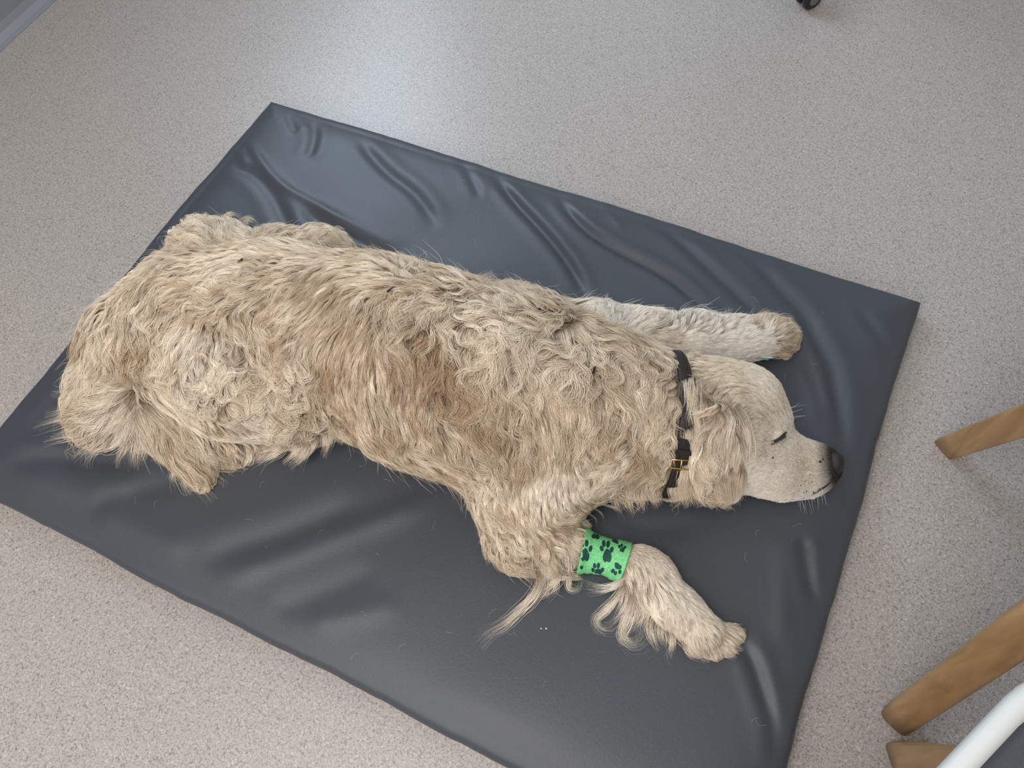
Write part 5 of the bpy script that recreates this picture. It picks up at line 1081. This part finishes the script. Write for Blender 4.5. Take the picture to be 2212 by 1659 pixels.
def build_bandage():
    ax = BAND1 - BAND0; Ln = np.linalg.norm(ax); axn = ax / Ln; root = empty('leg_bandage', tuple((BAND0 + BAND1) / 2)); tag(root, 'bright green bandage with dark paw prints wrapped around the foreleg', 'bandage')
    nt, nr = 26, 64; up = np.array([0, 0, 1.0]); rows = []; r_ = np.random.default_rng(4)
    for i in range(nt):
        f = i / (nt - 1); c = BAND0 + ax * (.02 + f * .96); P, O = ring_points(c, axn, .0034, nr, up)
        ed = .0012 * math.exp(-min(f, 1 - f) / .06); lay = .0009 * (math.sin(f * 17) > .2) + ed
        P = P + O * (lay + .00045 * np.sin(np.arange(nr) * 2 * math.pi / nr * 3 + f * 9))[:, None]
        tilt = .0035 * np.sin(np.arange(nr) * 2 * math.pi / nr + (0.6 if f < .5 else 2.2)) * (1 if f < .1 or f > .9 else .3); P = P + axn * tilt[:, None]
        P[:, 2] = np.maximum(P[:, 2], MAT_T + .0008); rows.append(P)
    V = []; inner = []
    rows = [rows[0] - axn * .0002 + (BAND0 + ax * .02 - rows[0]) * .12] + rows + [rows[-1] + (BAND0 + ax * .98 - rows[-1]) * .12]
    V = np.concatenate(rows); nt2 = len(rows); Fc = [(i * nr + j, i * nr + (j + 1) % nr, (i + 1) * nr + (j + 1) % nr, (i + 1) * nr + j) for i in range(nt2 - 1) for j in range(nr)]
    keep(mesh('wrap', V, Fc, M_BAND), root)
    # prints: drawn shapes laid onto the wrap
    from mathutils.bvhtree import BVHTree
    tree = BVHTree.FromPolygons([tuple(p) for p in V], Fc)
    def blob(cx, cy, rx, ry, rot, kind):
        pts = []
        for k in range(22):
            a = 2 * math.pi * k / 22; x, y = math.cos(a), math.sin(a)
            if kind == 'pad':   # heel pad: narrow top, two lobes and a notch below
                w_ = 1 - .28 * (y < 0) * -y; x *= w_ * (1 + .12 * y); y *= 1 - .30 * math.exp(-((a - math.pi / 2) / .30) ** 2)
            x *= rx; y *= ry; pts.append((cx + x * math.cos(rot) - y * math.sin(rot), cy + x * math.sin(rot) + y * math.cos(rot)))
        return pts
    PR = [
     [(1263.5, 1199, 9.5, 15, .05, 'pad'), (1257.5, 1176, 4, 7, -.15, 't'), (1267, 1173.5, 4.2, 7.5, .0, 't'), (1275.5, 1185, 4, 7, .25, 't'), (1254.5, 1186, 2.5, 6, -.2, 't')],
     [(1311.5, 1201, 9.5, 16, .0, 'pad'), (1299.5, 1185, 4, 6.5, -.35, 't'), (1304, 1174.5, 4.2, 7.5, -.1, 't'), (1313.5, 1176, 4.2, 7.5, .1, 't'), (1321, 1188, 4, 7, .3, 't')],
     [(1286.5, 1158.5, 9, 7, .2, 'pad')],
     [(1292, 1234, 9, 6, .2, 'pad'), (1281, 1231, 3.5, 5, -.4, 't'), (1284.5, 1222, 3.6, 6, -.1, 't'), (1292.5, 1221.5, 3.6, 6, .1, 't'), (1301, 1231, 3.8, 5.5, .4, 't')],
     [(1334.5, 1223, 9, 6.5, -2.4, 'pad'), (1324, 1233, 4, 5, .5, 't'), (1329.5, 1238, 3.6, 4.5, .3, 't'), (1339, 1235, 3.6, 5, 0, 't')],
     [(1344, 1188, 5, 6, .4, 'pad'), (1338, 1181, 3, 4, 0, 't'), (1343, 1178.5, 3, 4, .2, 't'), (1349.5, 1183, 3, 4, .4, 't')],
     [(1329.5, 1170, 8, 4, .45, 'pad')], [(1256, 1225.5, 3.5, 4, 0, 't')],
    ]
    for pr in PR:
        V2 = []; F2 = []
        for (cx, cy, rx, ry, rot, kd) in pr:
            ring_ = blob(cx, cy, rx, ry, rot, kd); grid = [(cx, cy)] + [((x + cx) / 2, (y + cy) / 2) for x, y in ring_] + ring_
            pp = []
            for x, y in grid:
                d = ROT @ np.array([(x - 1106) / FPX, -(y - 829.5) / FPX, -1.0]); d /= np.linalg.norm(d); h = tree.ray_cast(Vector(CAM), Vector(d))
                pp.append(None if h[0] is None else np.array(h[0]) + np.array(h[1]) * .00035 * (1 if np.dot(np.array(h[1]), d) < 0 else -1))
            b0 = len(V2); idx = {}
            for i, q in enumerate(pp):
                if q is not None: idx[i] = len(V2); V2.append(q)
            nn = 22
            for j in range(nn):
                k2 = (j + 1) % nn
                for tri_ in ((0, 1 + j, 1 + k2), (1 + j, 1 + nn + j, 1 + nn + k2), (1 + j, 1 + nn + k2, 1 + k2)):
                    if all(i in idx for i in tri_) and np.linalg.norm(V2[idx[tri_[0]]] - V2[idx[tri_[1]]]) < .02: F2.append(tuple(idx[i] for i in tri_))
        if F2: keep(mesh('paw_print', V2, F2, M_PRINT), root)
build_bandage()

# ------------------------------------------------------------------ acupuncture needles
M_NB = plain('black_needle_handle', (0.008, 0.008, 0.009), 0.3); M_NL = plain('light_blue_needle_handle', (0.42, 0.72, 0.86), 0.35)
def needle(label, col, a, b, up, r_):
    h = BODY.hit(*a); n = BODY.normal(h[None])[0] if h[2] > MAT_T + .004 else np.array([0, 0, 1.0]); p0 = h + n * .009; p1 = at(b[0], b[1], p0[2] + up)
    root = empty('acupuncture_needle', tuple(p0)); tag(root, label, 'needle', 'acupuncture needles in the coat')
    d = (p1 - p0) / np.linalg.norm(p1 - p0)
    keep(mesh('needle_handle', *tube(np.array([p0, p0 + d * .001, p1 - d * .001, p1]), [r_ * .7, r_, r_, r_ * .7], 12), col), root)
    keep(mesh('needle_shaft', *tube(np.array([p0 - n * .012, p0 - n * .004, p0 + d * .001]), [.00010, .00014, .00014], 6), M_STEEL), root)
needle('black needle standing in the fur of the rump', M_NB, (521, 575), (523, 560), .017, .0016)
needle('black needle lying in the fur of the mid back', M_NB, (856, 631), (837, 630), .019, .0015)
needle('black needle in the fur of the neck behind the collar', M_NB, (1277, 812), (1285, 793), .022, .0017)
needle('light blue needle beside the left shoulder at the back outline', M_NL, (1303, 657), (1313, 639), .034, .0012)
needle('light blue needle beside the outstretched front paw', M_NL, (1640, 763), (1669, 773), .010, .0012)

# ------------------------------------------------------------------ little things on the mat
M_PAPER = plain('white_paper', (0.82, 0.82, 0.82), 0.7)
c = at(370, 497, MAT_T); zc = float(mat_top(c[0], c[1])) + .0015
q = [at(362, 503, zc), at(374, 505, zc), at(379, 500, zc + .002), at(378, 489, zc + .007), at(373, 489, zc + .008), at(372, 497, zc + .003), at(364, 497, zc + .001)]
V = [np.array(p) for p in q] + [np.array(p) + [0, 0, .0012] for p in q]; nq = len(q)
tag(mesh('paper_scrap', V, [tuple(range(nq))[::-1], tuple(range(nq, 2 * nq))] + [(i, (i + 1) % nq, nq + (i + 1) % nq, nq + i) for i in range(nq)], M_PAPER, smooth=False), 'small folded white plastic scrap beside the hind foot', 'scrap')
for (x, y, r_), lb in (((1169, 1358, .0011), 'tiny white bead on the mat, left of the pair below the elbow'), ((1180, 1358, .0014), 'tiny white bead on the mat, right of the pair below the elbow')):
    c = at(x, y, MAT_T); c[2] = float(mat_top(c[0], c[1])) + r_ * .7; bm = bmesh.new(); bmesh.ops.create_icosphere(bm, subdivisions=2, radius=r_)
    for v_ in bm.verts: v_.co *= 1 + .15 * math.sin(v_.co.x * 4000 + v_.co.y * 3000)
    bmesh.ops.translate(bm, verts=bm.verts, vec=Vector(c)); tag(from_bm('bead', bm, M_PAPER, smooth=True), lb, 'bead', 'white beads on the mat')
# shed hairs lying about on the mat
PT = []; rr = np.random.default_rng(15); tries = 0
spots = [(950, 1140, 990, 1100), (620, 1220, 632, 1238), (895, 1440, 915, 1395), (1600, 1570, 1700, 1560), (985, 1395, 1005, 1398), (1640, 660, 1690, 690), (1740, 800, 1760, 830), (1900, 640, 1915, 655)]
for i in range(80):
    x, y = (rr.uniform(60, 1850), rr.uniform(380, 1600)) if i >= len(spots) else spots[i][:2]
    h = BODY.hit(x, y)
    if h[2] > MAT_T + .004 or abs(h[0]) > HX - .04 or abs(h[1]) > HY - .04: continue
    L = rr.uniform(.006, .022); a = rr.uniform(0, 6.28); k = rr.normal(0, 40); s_ = np.linspace(0, L, 9); th = a + k * s_ + .6 * np.sin(s_ * 200 + a)
    p = np.stack([h[0] + np.cumsum(np.cos(th)) * L / 9, h[1] + np.cumsum(np.sin(th)) * L / 9], -1); z = mat_top(p[:, 0], p[:, 1]) + .0005
    PT.append(np.concatenate([p, z[:, None]], 1))
o = hair_object('shed_hairs', np.array(PT), np.full((len(PT), 9), .00009), np.full((len(PT), 3), .55), M_HAIR, None)
tag(o, 'fine shed dog hairs lying on the grey mat', 'hair', kind='stuff')
